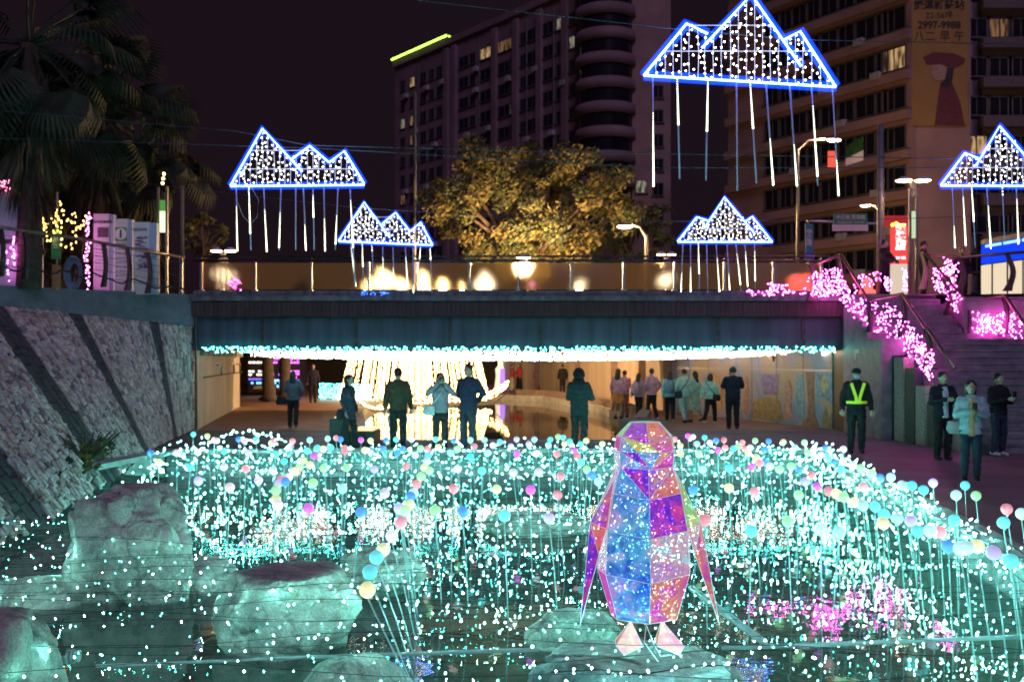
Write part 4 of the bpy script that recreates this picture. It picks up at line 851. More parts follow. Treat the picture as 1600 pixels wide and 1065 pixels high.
# ------------------------------------------------------------------ pink light nets on the stairs
def net(name, label, quads, n, seed, mat=L_PINK, grp='pink light nets on the stairs', r=.0115):
    g = random.Random(seed); t_ = thing(name, label, 'string light', quads[0][0], grp); m = MB(); w = MB()
    for a, b, c, d_ in quads:
        for i in range(n):
            u, v = g.random(), g.random(); p = a.lerp(b, u).lerp(d_.lerp(c, u), v); m.oct(p + Vector((g.gauss(0, .03), g.gauss(0, .03), g.gauss(0, .03))), r * g.uniform(.75, 1.15))
        for k in range(6):
            v = k / 5; w.tube([a.lerp(d_, v), b.lerp(c, v)], .004, 3, cap=False)
    w.build('wire', M_WIRE, t_); m.build('bulbs', mat, t_, kind='stuff')
def Q(d0, d1, *xy): return [pd(xy[0][0], xy[0][1], d0), pd(xy[1][0], xy[1][1], d1), pd(xy[2][0], xy[2][1], d1), pd(xy[3][0], xy[3][1], d0)]
net('light_net', 'pink light net bunched on the corner railing at the bridge end', [Q(27.5, 27.3, (1265, 428), (1312, 420), (1312, 460), (1266, 464))], 170, 1)
net('light_net', 'long pink light net running down the stairs nearest the bridge', [Q(27.3, 26.4, (1308, 426), (1350, 468), (1350, 512), (1308, 466)), Q(26.4, 25.2, (1348, 470), (1404, 478), (1404, 530), (1348, 512)), Q(25.2, 24.1, (1402, 478), (1434, 522), (1432, 568), (1402, 530)), Q(24.1, 22.9, (1432, 520), (1460, 556), (1454, 596), (1432, 566))], 120, 2)
net('light_net', 'pink light loop on the parapet between the two stair railings', [Q(28.05, 28.0, (1335, 430), (1376, 424), (1376, 446), (1335, 452)), Q(28.0, 27.9, (1385, 430), (1392, 440), (1388, 455), (1382, 445)), Q(27.9, 27.9, (1412, 418), (1418, 424), (1416, 456), (1410, 450))], 36, 3)
net('light_net', 'long pink light net down the railing farther from the bridge', [Q(27.1, 26.7, (1458, 414), (1484, 424), (1484, 466), (1460, 452)), Q(26.9, 26.8, (1476, 404), (1494, 412), (1492, 452), (1478, 444)), Q(26.6, 26.0, (1480, 432), (1518, 478), (1516, 520), (1480, 468)), Q(25.95, 25.8, (1512, 482), (1552, 492), (1550, 522), (1512, 520)), Q(25.8, 25.6, (1550, 490), (1582, 488), (1582, 526), (1550, 522)), Q(25.6, 24.6, (1580, 486), (1625, 520), (1625, 575), (1580, 526))], 85, 4)
net('light_net', 'short strand of pink lights hanging from the farther stair net', [Q(25.83, 25.83, (1526, 515), (1536, 515), (1534, 540), (1529, 540))], 14, 5)
net('light_net', 'sparse pink lights along the kerb at the right end of the bridge', [Q(28.0, 28.0, (1165, 452), (1262, 452), (1262, 460), (1165, 461)), Q(28.0, 28.0, (1200, 444), (1230, 444), (1232, 458), (1200, 458))], 32, 6, r=.014)
net('light_net', 'faint pink lights behind the parapet glass at the left end of the bridge', [Q(29, 29, (356, 440), (375, 425), (378, 458), (356, 460))], 26, 7, r=.014)

# ------------------------------------------------------------------ glowing lantern group on the bridge deck
L_LANT = glowm('lit_lantern_cloth', (1.0, .70, .30), 12.0, .8); L_LANW = glowm('lit_white_cloth', (1.0, .84, .62), 4.0, .8); L_LANR = glowm('lit_red_cloth', (1.0, .16, .12), 1.4, .8)
def lantern(label, x, y0, y1, w, mat, kind, d_=34):
    b = pd(x, y1, d_); t0 = pd(x, y0, d_); h = t0.z - b.z; ww = w / 1600 * d_; o = thing('festival_lantern', label, 'lantern', b, 'lit festival lanterns on the bridge'); rr2 = random.Random(int(x)); m = MB()
    if kind == 'cone': m.loft([(b.x, d_, b.z, ww * .5, ww * .4), (b.x, d_, b.z + h * .3, ww * .45, ww * .4), (b.x, d_, b.z + h * .32, ww * .3, ww * .3), (b.x, d_, b.z + h * .7, ww * .34, ww * .3), (b.x, d_, b.z + h, ww * .05, ww * .05)], 12)
    elif kind == 'flower':
        for k in range(6): q = k * 1.047; m.ball((b.x + ww * .3 * math.cos(q), d_, b.z + h * .6 + ww * .3 * math.sin(q)), ww * .22, ww * .14, ww * .22, 8, 6)
        m.ball((b.x, d_ - .05, b.z + h * .6), ww * .16, n=8, k=6); m.tube([(b.x, d_, b.z), (b.x, d_, b.z + h * .5)], ww * .06, 6)
    else:
        m.ball((b.x, d_, b.z + h * .35), ww * .45, ww * .35, h * .35, 12, 8)
        for k in range(5): q = rr2.uniform(-.9, .9); m.ball((b.x + ww * .42 * q, d_ + rr2.uniform(-.2, .2), b.z + h * (.35 + .5 * (1 - abs(q)) * rr2.uniform(.5, 1.1))), ww * rr2.uniform(.08, .2), ww * .12, h * rr2.uniform(.12, .24), 10, 8)
    m.build('lit_cover', mat, o, smooth=kind != 'cone'); MB().box((b.x - ww * .5, d_ - .3, 3.66), (b.x + ww * .5, d_ + .3, b.z + .05)).build('plinth', M_DARKST, o)
lantern('large cream clustered lantern under the small left mountain sign', 600, 418, 455, 36, L_LANT, 'animal'); lantern('small cream lantern beside the large clustered lantern on the bridge', 628, 432, 456, 20, L_LANT, 'animal'); lantern('cone shaped golden lantern on the bridge', 662, 422, 456, 22, L_LANT, 'cone')
lantern('round golden lantern right of the cone lantern on the bridge', 692, 430, 457, 18, L_LANT, 'animal'); lantern('tiny golden lantern at the end of the lantern group', 722, 440, 457, 8, L_LANT, 'cone'); lantern('white leaping lantern figure behind the parapet glass', 757, 425, 456, 36, L_LANW, 'animal', 36)
lantern('white flower lantern at the left end of the bridge', 350, 412, 456, 24, L_LANW, 'flower', 34); lantern('low golden lantern left of the large clustered lantern', 575, 438, 457, 14, L_LANT, 'animal'); lantern('dim white lantern behind the glass near the middle of the bridge', 905, 432, 457, 16, L_LANW, 'animal', 38)
lantern('pale flower lantern behind the right part of the parapet', 1040, 425, 456, 20, L_LANW, 'flower', 36); lantern('pink flower lantern behind the middle of the parapet', 831, 436, 456, 10, glowm('lit_pink_cloth', (1, .4, .6), 1.2), 'flower', 36)
lantern('large red lantern behind the parapet beside the stairs', 1250, 418, 462, 44, L_LANR, 'animal', 31); lantern('red box shaped lantern behind the stair railing', 1355, 432, 462, 28, L_LANR, 'cone', 31)
MB().box((-8.5, 28.4, 3.67), (-7.9, 28.6, 3.72)).build('kerb_lamp', em('kerb_strip', (1, .75, .3), 4), label='short yellow light strip on the kerb at the left bridge end', cat='lamp')

# ------------------------------------------------------------------ broad leaved street tree
def tree(name, label, base, ctr, rx, rz, n_cl, leafs, cols, seed, leaf=.20, group=None, ry=None):
    g = random.Random(seed); o = thing(name, label, 'tree', base, group); base = Vector(base); ctr = Vector(ctr); ry = ry or rx * .8
    bk = MB(); fork = base.lerp(ctr, .42); r0 = .05 * rx
    bk.tube([base, base.lerp(fork, .5) + Vector((.08, 0, 0)), fork], [r0 * 1.5, r0 * 1.1, r0], 8)
    cl = []
    for i in range(n_cl):
        while True:
            p = Vector((g.uniform(-1, 1), g.uniform(-1, 1), g.uniform(-.85, 1)))
            if .25 < p.length < 1 and noise.noise(p * 2.1 + Vector((seed * 2, 3, 1))) > -.22: break
        p = p * (p.length ** -.45); k = 1 + .34 * noise.noise(p * 1.9 + Vector((seed, 0, 0))); cl.append(ctr + Vector((p.x * rx * k, p.y * ry * k, p.z * rz * k)))
    for i in range(26):
        e = cl[i * len(cl) // 26]; m_ = fork.lerp(e, .5) + Vector((g.uniform(-.3, .3), g.uniform(-.3, .3), .35)); bk.tube([fork, m_, e], [r0 * .75, r0 * .45, r0 * .16], 6)
    bk.build('trunk', pm('bark_brown', (.09, .06, .045), .9, bump=.6, bscale=14), o, smooth=True)
    V = []; F = []; Mi = []
    for c in cl:
        rc = g.uniform(.55, 1.0) * rx * .15; mi = g.randrange(len(cols))
        for k in range(leafs):
            q = Vector((g.gauss(0, 1), g.gauss(0, 1), g.gauss(0, .8))).normalized() * rc * g.random() ** .4; p = c + q; n_ = Vector((g.gauss(0, 1), g.gauss(0, 1), g.gauss(.4, 1))).normalized()
            a = n_.orthogonal().normalized(); b = n_.cross(a); l = leaf * g.uniform(.6, 1.2); w = l * .42; b0 = len(V)
            V += [tuple(p - a * l * .5), tuple(p + b * w * .5), tuple(p + a * l * .5 + n_ * l * -.12), tuple(p - b * w * .5)]; F.append((b0, b0+1, b0+2, b0+3)); Mi.append(mi if g.random() < .7 else g.randrange(len(cols)))
    m = MB(); m.v = V; m.f = F; m.m = Mi; m.build('crown', cols, o, kind=None); return o
LEAFS = [pm('leaf_%s' % n_, c, .6, var=.3, scale=3) for n_, c in (('olive', (.15, .12, .035)), ('green', (.09, .095, .03)), ('dark', (.035, .05, .022)), ('gold', (.15, .12, .04)))]
tree('street_tree', 'large spreading street tree lit orange behind the bridge', (.9, 47, 3.66), pd(824, 322, 47), 4.75, 2.9, 160, 150, LEAFS, 5, .25)
tree('street_tree', 'dark tree behind the right part of the bridge beside the lit tree', (6.5, 56, 3.66), pd(985, 375, 56), 2.6, 2.0, 90, 60, LEAFS[1:3], 6, .26)
tree('street_tree', 'small orange lit tree behind the left end of the bridge', pd(318, 440, 46), pd(318, 366, 46), 1.2, .9, 60, 60, LEAFS, 8, .2)
tree('wall_shrub', 'small leafy shrub growing out of the stone wall', pd(130, 738, 17.2), pd(140, 706, 17.0), .42, .34, 30, 22, LEAFS[:3], 9, .10)

# ------------------------------------------------------------------ fan palms on the left
M_FROND = pm('palm_green', (.030, .036, .022), .7, var=.4, scale=4); M_DEAD = pm('palm_dead', (.075, .058, .034), .8, var=.4, scale=4); M_PTR = pm('palm_trunk', (.08, .06, .045), .9, bump=.6, bscale=12)
def fan(n=24, L=1.15, R_=.95, droop=.9, spread=2.7):
    m = MB(); m.tube([(0, 0, 0), (L * .5, 0, .04), (L, 0, -.03)], [.03, .022, .018], 4)
    for i in range(n):
        a = -spread / 2 + spread * i / (n - 1); dx, dy = math.cos(a), math.sin(a); r_ = R_ * (1 - .22 * abs(a) / (spread / 2)); w = .032; px_, py_ = -dy, dx
        b0 = Vector((L, 0, -.03)); p1 = b0 + Vector((dx, dy, 0)) * r_ * .5 + Vector((0, 0, .05)); p2 = b0 + Vector((dx, dy, 0)) * r_ * .85 + Vector((0, 0, -.12 * droop)); p3 = b0 + Vector((dx, dy, 0)) * r_ * .98 + Vector((0, 0, -.55 * droop))
        s_ = Vector((px_, py_, 0)); m.add([b0, p1 + s_ * w, p2 + s_ * w * .7, p3, p2 - s_ * w * .7, p1 - s_ * w, p1 + Vector((0, 0, .035))], [(0, 6, 1), (0, 5, 6), (1, 6, 2), (6, 4, 2), (6, 5, 4), (2, 4, 3)])
    return m
fan_g = fan().mesh('frond', M_FROND); 
def hang():
    g = random.Random(77); m = MB(); m.tube([(0, 0, 0), (.35, 0, 0), (.8, 0, -.02)], [.025, .02, .014], 4)
    for i in range(22):
        y = g.uniform(-.22, .22); l = g.uniform(.7, 1.35); w = g.uniform(.008, .022); x0 = g.uniform(.5, .8); dz = g.uniform(-.18, .1)
        m.add([(x0, y * .3, 0), (x0 + l * .5, y - w, dz * .5 + .02), (x0 + l * .5, y + w, dz * .5 - .02), (x0 + l, y * 1.3 + g.uniform(-.05, .05), dz)], [(0, 1, 2), (1, 3, 2)])
    return m
fan_d = hang().mesh('dead_frond', M_DEAD)
def palm(label, x, y, d_, skirt, seed, sc=1.0):
    g = random.Random(seed); top = pd(x, y, d_); o = thing('fan_palm', label, 'palm tree', (top.x, d_, 3.66), 'fan palms on the left bank'); h = top.z - 3.66
    MB().tube([(top.x, d_, 3.66), (top.x + .1, d_, 3.66 + h * .5), top], [.3, .24, .22], 10).build('trunk', M_PTR, o, smooth=True)
    for k in range(30):
        el = rad(g.uniform(-60, 60)); az = k * 2.4 + g.uniform(-.3, .3); inst('frond', fan_g, o, (0, 0, h), (g.uniform(-.5, .5), -el, az), (sc * g.uniform(.95, 1.3),) * 3)
    for k in range(skirt):
        el = rad(g.uniform(-88, -62)); az = k * 2.4 + g.uniform(-.4, .4); inst('dead_frond', fan_d, o, (0, 0, h - .25 - g.random() ** 1.3 * sc * 2.1), (g.uniform(-.4, .4), -el, az), (sc * g.uniform(.9, 1.25),) * 3)
palm('tallest fan palm in the top left corner, crown cut by the picture', 45, 70, 25, 40, 1, 1.2); palm('fan palm with a shaggy skirt above the information boards', 150, 165, 29, 46, 2, 1.15); palm('fan palm nearest the open sky, right of the others', 222, 235, 34, 44, 3, 1.1); palm('fan palm low at the left edge behind the yellow lights', 28, 215, 32, 40, 4, 1.15)
palm('fan palm between the tallest palm and the information boards', 95, 250, 36, 40, 5, 1.1)

# ------------------------------------------------------------------ left bank street furniture
r5 = [pd(-20, 352, 22.5), pd(130, 374, 25.0), pd(215, 390, 26.3), pd(288, 402, 27.6)]
railing('bank_railing', 'bronze railing with curved dark timber posts on top of the stone wall', r5, [(pd(x, y, d_), (.69, -.72, 0), 1.08) for x, y, d_ in ((40, 361, 23.4), (163, 380, 25.4), (200, 387, 26.0), (232, 393, 26.6), (3, 356, 22.9))])
MB().box((pd(283, 400, 27.7).x - .04, 27.66, 3.66), (pd(283, 400, 27.7).x + .04, 27.74, 4.74)).build('end_post', M_STEEL, bpy.data.objects['bank_railing'])
def board(name, label, x0, x1, ytop, d_, side, col='board_panel'):
    a = pd(x0, ytop, d_); b = pd(x1, ytop, d_); o = thing(name, label, 'sign', ((a.x + b.x) / 2, d_, 3.66), 'information boards on the left bank')
    w = b.x - a.x; MB().box((a.x, d_, 3.66), (a.x + w * (1 - side), d_ + .16, a.z)).build('face', pm(col, (.60, .58, .62), .45, var=.08), o)
    MB().box((a.x + w * (1 - side) + .004, d_ + .03, 3.66), (b.x, d_ + .22, a.z - .01)).build('side_fin', pm('board_fin', (.38, .42, .62), .45, var=.1), o); return o, a, w * (1 - side)
M_INK = pm('ink', (.03, .03, .035), .6); M_GRN = pm('sign_green', (.10, .32, .07), .5, var=.1); M_INKV = pm('violet_ink', (.22, .16, .34), .6)
def lines(o, x0, x1, z1, z0, d_, n, seed, mat=None, t=.012):
    g = random.Random(seed); m = MB()
    for i in range(n):
        z = z1 + (z0 - z1) * i / max(1, n - 1); x = x0
        while x < x1 - .02:
            w = g.uniform(.02, .09); m.box((x, d_ - .004, z), (min(x + w, x1), d_ - .001, z + t)); x += w + g.uniform(.012, .04)
    m.build('text_lines', mat or M_INK, o, kind='stuff')
o, a, w = board('notice_board', 'white notice board with a dark photo, first of three boards', 146, 177, 334, 27.0, .2)
MB().box((a.x + w * .28, 26.985, a.z - .62), (a.x + w * .95, 26.995, a.z - .36)).build('photo', pm('photo_print', (.06, .05, .07), .4, var=.7, scale=14), o); text('豪雨撤離須知', o, (a.x + w * .6, 26.992, a.z - .22), .085, M_INK); lines(o, a.x + .06, a.x + w * .95, a.z - .75, a.z - 1.5, 27.0, 9, 2)
o, a, w = board('information_board', 'information board with a green square and letter i, middle of three boards', 179, 206, 342, 26.9, .24)
MB().box((a.x + .02, 26.88, a.z - .58), (a.x + w - .02, 26.896, a.z - .22)).build('green_square', M_GRN, o); MB().prism([(a.x + w / 2 + .15 * math.cos(q), 26.872, a.z - .40 + .15 * math.sin(q)) for q in [-i * .3142 for i in range(20)]], (0, .006, 0)).build('disc', M_WHITE, o); text('i', o, (a.x + w / 2, 26.868, a.z - .40), .30, M_INK, off=.012)
text('遊客中心', o, (a.x + w / 2, 26.894, a.z - .68), .075, M_INK); lines(o, a.x + .04, a.x + w - .04, a.z - .8, a.z - 1.5, 26.9, 7, 3, t=.02)
o, a, w = board('map_board', 'violet tinted map board, third of three boards', 208, 244, 347, 26.8, .3, 'map_panel'); text('新莊區地圖', o, (a.x + w * .38, 26.79, a.z - .2), .085, M_INKV)
g = random.Random(4); m = MB()
for i in range(40): x, z = a.x + g.uniform(.05, w - .12), a.z - g.uniform(.35, 1.25); m.box((x, 26.792, z), (x + g.uniform(.03, .16), 26.797, z + g.uniform(.015, .07)))
m.build('map_print', M_INKV, o, kind='stuff')
# stop pole with a green plate, hose, kiosk, lamp column, poles
p = pd(89, 455, 25.5); o = thing('stop_sign_post', 'post with a narrow green sign plate under the yellow lights', 'sign', (p.x, 25.5, 3.66)); MB().tube([(p.x, 25.5, 3.66), (p.x, 25.5, pd(89, 300, 25.5).z)], .03, 8).build('pole', M_STEEL, o)
z1, z0 = pd(0, 358, 25.5).z, pd(0, 405, 25.5).z; MB().box((p.x - .11, 25.44, z0), (p.x + .11, 25.46, z1)).build('plate', pm('plate_green', (.06, .36, .12), .4, var=.1), o)
text('警\n廣\n告', o, (p.x, 25.434, (z0 + z1) / 2 + .08), .16, M_WHITE, ls=.85); MB().box((p.x - .08, 25.4, 3.66), (p.x + .08, 25.56, 4.3)).build('base', pm('orange_base', (.4, .17, .08), .7), o)
p = pd(114, 420, 25.7); m = MB()
for k in range(4): m.tube([(p.x + (.22 - .03 * k) * math.cos(q), 25.7 + .03 * k, p.z - .1 + (.42 - .05 * k) * math.sin(q)) for q in [i * .449 for i in range(15)]], .025, 6)
m.build('hose_coil', pm('blue_hose', (.12, .16, .28), .5), label='coiled blue grey hose hanging on the bank railing', cat='hose')
o = thing('kiosk', 'pale kiosk cut by the left picture edge', 'kiosk', (-12.9, 24.9, 3.66)); a = pd(-40, 300, 24.9); b = pd(27, 300, 24.9)
MB().box((a.x, 24.9, 3.66), (b.x, 26.3, a.z)).build('body', pm('kiosk_paint', (.42, .46, .55), .5, var=.1), o); MB().box((a.x, 24.88, a.z - 1.25), (b.x, 24.895, a.z - 1.15)).build('trim', M_DARKST, o)
p = pd(254, 440, 28.4); o = thing('lamp_column', 'slim twin post lamp column with a glowing green white panel on the left bank', 'street lamp', (p.x, 28.4, 3.66)); zt = pd(0, 292, 28.4).z
for s_ in (-1, 1): MB().box((p.x + s_ * .12 - .03, 28.36, 3.66), (p.x + s_ * .12 + .03, 28.44, zt)).build('post', M_STEEL, o)
MB().box((p.x - .07, 28.37, pd(0, 363, 28.4).z), (p.x + .07, 28.42, pd(0, 330, 28.4).z)).build('panel', em('panel_white_green', (.66, 1, .55), 1.6), o); MB().box((p.x - .07, 28.37, pd(0, 329, 28.4).z), (p.x + .07, 28.42, pd(0, 313, 28.4).z)).build('cap_panel', em('panel_green', (.15, .5, .1), .6), o)
for k in range(3): MB().ball((p.x + .02 * k, 28.4, zt + .1 + .13 * k), .04, n=8, k=6).build('bulb', em('yellow_lamp', (1, .75, .25), 12), o)
p = pd(285, 440, 29); MB().tube([(p.x, 29, 3.66), (p.x, 29, pd(0, 290, 29).z)], .05, 8).build('utility_pole', pm('wood_pole', (.14, .10, .09), .8), label='plain dark pole right of the lamp column', cat='pole')
def swag(label, pts, n, mat, r, seed, sag=.5, group='coloured light strings on the left bank'):
    path = []
    for a, b in zip(pts[:-1], pts[1:]):
        for i in range(7): f = i / 7; path.append(a.lerp(b, f) - Vector((0, 0, sag * 4 * f * (1 - f))))
    path.append(pts[-1]); return garland('swag_lights', label, path, n, .03, r, mat, group, seed=seed)
L_YB = em('amber_bulb', (1.0, .62, .12), 12)
swag('amber lights in swags beside the green sign plate', [pd(32, 300, 25.2), pd(64, 325, 25.3), pd(90, 335, 25.4), pd(120, 350, 25.6)], 62, L_YB, .021, 1, .75)
swag('upper swag of amber lights over the bank railing', [pd(28, 330, 25.0), pd(55, 345, 25.1), pd(95, 315, 25.4), pd(115, 335, 25.5), pd(135, 335, 25.6)], 44, L_YB, .019, 2, .35)
swag('pink lights wound down the post beside the notice board', [pd(141, 330, 26.6), pd(136, 350, 26.6), pd(138, 380, 26.6), pd(134, 400, 26.6), pd(140, 450, 26.6)], 60, L_PINK2, .018, 3, .02)
swag('pink lights draped on the kiosk roof', [pd(-5, 278, 24.8), pd(22, 280, 24.8), pd(-4, 290, 24.8), pd(22, 294, 24.8)], 42, em('rose_bulb', (1, .2, .4), 9), .02, 4, .05)
swag('short violet pink string on the kiosk front', [pd(5, 372, 24.7), pd(8, 400, 24.7), pd(14, 440, 24.7)], 9, L_PINK2, .022, 5, .02); swag('violet pink string right of the kiosk front', [pd(22, 368, 24.7), pd(20, 385, 24.7), pd(24, 415, 24.7)], 12, L_PINK2, .022, 6, .02)

# ------------------------------------------------------------------ street lamps
def lamp_light(o, p, watts, col=(1, .62, .28), r=.12):
    l = bpy.data.lights.new('lamp_light', 'POINT'); l.energy = watts; l.color = col; l.shadow_soft_size = r; q = bpy.data.objects.new('lamp_light', l); COL.objects.link(q); q.parent = o; q.location = Vector(p) - wloc(o)
def ufo_lamp(label, x, y, d_, w, watts):
    p = pd(x, y, d_); o = thing('street_lamp', label, 'street lamp', (p.x, d_, 3.66), 'twin saucer street lamps'); k = w / 1600 * d_
    for s_ in (-1, 1): MB().box((p.x + s_ * .10 - .035, d_ - .04, 3.66), (p.x + s_ * .10 + .035, d_ + .04, p.z - .25)).build('post', M_STEEL, o)
    for s_ in (-1, 1):
        c = Vector((p.x + s_ * k * .27, d_, p.z)); h = MB().loft([(c.x, d_, c.z - .02, k * .24, k * .24), (c.x, d_, c.z + .03, k * .20, k * .2), (c.x, d_, c.z + .09, k * .07, k * .07)], 14).build('saucer', M_WHITE, o, smooth=True)
        MB().loft([(c.x, d_, c.z - .05, k * .18, k * .18), (c.x, d_, c.z - .022, k * .23, k * .23)], 14).build('lens', L_LAMP, h)
    MB().box((p.x - .07, d_ - .06, p.z - .5), (p.x + .07, d_ + .06, p.z - .06)).build('bracket', M_STEEL, o); lamp_light(o, p - Vector((0, .0, .3)), watts); return o, p
ufo_lamp('twin saucer street lamp behind the left end of the bridge', 349, 391, 33, 40, 350); ufo_lamp('twin saucer street lamp beside the flower lantern behind the bridge', 1041, 397, 36, 30, 250)
o, p = ufo_lamp('tall twin saucer street lamp at the top of the stairs', 1427, 281, 30, 54, 300)
MB().box((p.x - .06, 29.98, pd(0, 372, 30).z), (p.x + .06, 30.03, pd(0, 330, 30).z)).build('panel', em('panel_pale_green', (.75, .95, .6), .8), o)
def cobra(label, x, y, d_, px_, watts, st=None):
    p = pd(x, y, d_); b = pd(px_, y, d_); o = thing('street_light', label, 'street light', (b.x, d_, 3.66), 'single arm street lights')
    MB().tube([(b.x, d_, 3.66), (b.x, d_, p.z - .5), (b.x + (p.x - b.x) * .3, d_, p.z - .05), (p.x, d_, p.z + .05)], [.09, .07, .05, .04], 8).build('pole', M_STEEL, o, smooth=True)
    h = MB().ball((p.x, d_, p.z), .35, .2, .09, 10, 6).build('head', M_STEEL, o, smooth=True); MB().ball((p.x, d_, p.z - .06), .30, .18, .07, 10, 6).build('lens', st or em('street_white', (1, .86, .66), 45), h, smooth=True); lamp_light(o, p - Vector((0, 0, .3)), watts)
cobra('street light glowing beside the largest mountain sign', 1303, 217, 46, 1246, 1500); cobra('street light glowing above the green direction sign', 1352, 320, 66, 1374, 3200); cobra('street light glowing right of the lit tree', 976, 352, 42, 1010, 700); cobra('small street light low in front of the lit tree', 818, 399, 41.0, 826, 6000, st=em('street_green_white', (.8, 1, .7), 20))
p = pd(1376, 440, 31); MB().tube([(p.x, 31, 3.66), (p.x, 31, pd(0, 195, 31).z)], [.13, .10], 10).build('signal_pole', pm('grey_pole', (.22, .19, .22), .5, .4), smooth=True, label='thick grey pole behind the stairs left of the tall lamp', cat='pole')
# direction sign, blue disc sign, vertical street sign, red sign tower
o = thing('direction_sign', 'green and white road direction sign on a horizontal arm', 'sign', pd(1328, 350, 33)); a = pd(1302, 334, 33); b = pd(1355, 351, 33)
MB().box((a.x, 32.97, b.z), (b.x, 33.0, a.z)).build('green_plate', pm('road_sign_green', (.03, .16, .13), .4, var=.1), o); MB().box((a.x - .03, 32.97, pd(0, 361, 33).z), (b.x + .02, 33.0, b.z - .004)).build('white_plate', pm('road_sign_white', (.62, .5, .56), .5, var=.06), o)
text('中正路 思源路', o, ((a.x + b.x) / 2, 32.96, a.z - .12), .15, M_WHITE); text('Zhongzheng Rd.  Siyuan Rd.', o, ((a.x + b.x) / 2, 32.96, b.z + .07), .075, M_WHITE)
MB().tube([pd(1260, 345, 33.1), pd(1380, 350, 33.1)], .04, 8).build('arm', M_STEEL, o)
o = thing('street_name_sign', 'narrow vertical blue green street name sign above a blue disc', 'sign', pd(1263, 395, 33)); a = pd(1257, 350, 33); b = pd(1269, 394, 33); MB().box((a.x, 32.9, b.z), (b.x, 32.93, a.z)).build('plate', pm('name_sign_teal', (.04, .20, .24), .4, var=.1), o)
text('中\n正\n路', o, ((a.x + b.x) / 2, 32.895, (a.z + b.z) / 2), .20, M_WHITE, ls=.9); MB().prism([(pd(1263, 0, 33).x + .17 * math.cos(q), 32.9, pd(0, 402, 33).z + .17 * math.sin(q)) for q in [-i * .393 for i in range(16)]], (0, .03, 0)).build('disc', pm('disc_blue', (.02, .08, .5), .4), o); MB().tube([pd(1263, 344, 33), pd(1263, 440, 33)], .035, 8).build('pole', M_STEEL, o)
o = thing('sign_tower', 'tall lit red shop sign with white lettering above a white base', 'sign', pd(1407, 450, 34)); a = pd(1396, 354, 34); b = pd(1418, 412, 34); MB().box((a.x, 34, b.z), (b.x, 34.3, a.z)).build('red_panel', em('sign_red', (1.0, .07, .07), 1.1), o)
MB().box((a.x, 34, 3.66), (b.x, 34.3, b.z - .005)).build('white_base', em('sign_white', (1, .8, .62), .75), o); text('麵\n線\n店', o, ((a.x + b.x) / 2, 33.98, pd(0, 371, 34).z), .34, em('sign_letter', (1, 1, 1), 3), off=.014, ls=.8); text('24 HR', o, ((a.x + b.x) / 2, 33.98, pd(0, 403, 34).z), .13, em('sign_letter', (1, 1, 1), 3))
m = MB(); a2 = pd(1392, 352, 34)
for k in range(4): m.ball((a2.x + .02 + k * .12, 33.9, a2.z + .05 * math.sin(k * 2)), .06, n=8, k=6)
m.build('moving_text', em('sign_amber', (1, .5, .05), 6), o); MB().box((a2.x - .3, 34, a2.z - .04), (b.x + .05, 34.2, a2.z + .32)).build('head_panel', em('sign_red_dim', (.8, .05, .06), .5), o)
o = thing('shopfront', 'shop with a bright blue fascia and lit white front at the right edge', 'shop', pd(1590, 440, 44)); a = pd(1538, 384, 44); b = pd(1690, 360, 40)
def fq(y00, y01, y10, y11, dz=0): return [Vector((a.x, 44 + dz, pd(0, y00, 44).z)), Vector((b.x, 40 + dz, pd(0, y01, 40).z)), Vector((b.x, 40 + dz, pd(0, y11, 40).z)), Vector((a.x, 44 + dz, pd(0, y10, 44).z))]
MB().prism(fq(382, 355, 412, 392)[::-1], (0, .3, 0)).build('blue_fascia', em('fascia_blue', (.01, .06, 1), 1.0), o); MB().prism(fq(414, 395, 462, 470)[::-1], (0, .3, 0)).build('lit_front', em('shop_white', (1, .82, .58), .9), o); MB().prism(fq(374, 345, 381, 354)[::-1], (0, .3, 0)).build('cornice', M_CONC, o)
for k in range(5):
    f0, f1 = k / 5 + .01, (k + 1) / 5 - .015; q = fq(383, 357, 387, 362, -.05); MB().prism([q[0].lerp(q[1], f0), q[0].lerp(q[1], f1), q[3].lerp(q[2], f1), q[3].lerp(q[2], f0)][::-1], (0, .04, 0)).build('light_box', em('fascia_light', (.25, .6, 1), 2.0), o)
for k in range(6): q = fq(414, 395, 462, 470, -.04); f = (k + .5) / 6; MB().obox(q[0].lerp(q[1], f), q[3].lerp(q[2], f), .05, .05, up=(0, 1, 0)).build('mullion', M_DARKST, o)
p = pd(1300, 235, 40); MB().box((p.x - .15, 40, pd(0, 262, 40).z), (p.x + .15, 40.05, pd(0, 236, 40).z)).build('hanging_lantern', glowm('lantern_red', (1, .12, .06), .8), label='small red lantern hanging left of the banner sign', cat='lantern')
o = thing('banner_sign', 'green and white banner sign standing out from the right building', 'sign', pd(1336, 235, 60)); MB().prism([pd(1323, 228, 60), pd(1349, 212, 57), pd(1349, 234, 57), pd(1323, 247, 60)][::-1], (0, .2, 0)).build('green_panel', pm('banner_green', (.05, .22, .09), .5, var=.6, scale=5), o); MB().prism([pd(1323, 247.5, 60), pd(1349, 234.5, 57), pd(1349, 250, 57), pd(1323, 258, 60)][::-1], (0, .2, 0)).build('white_panel', glowm('banner_white', (.7, .5, .52), .25), o)

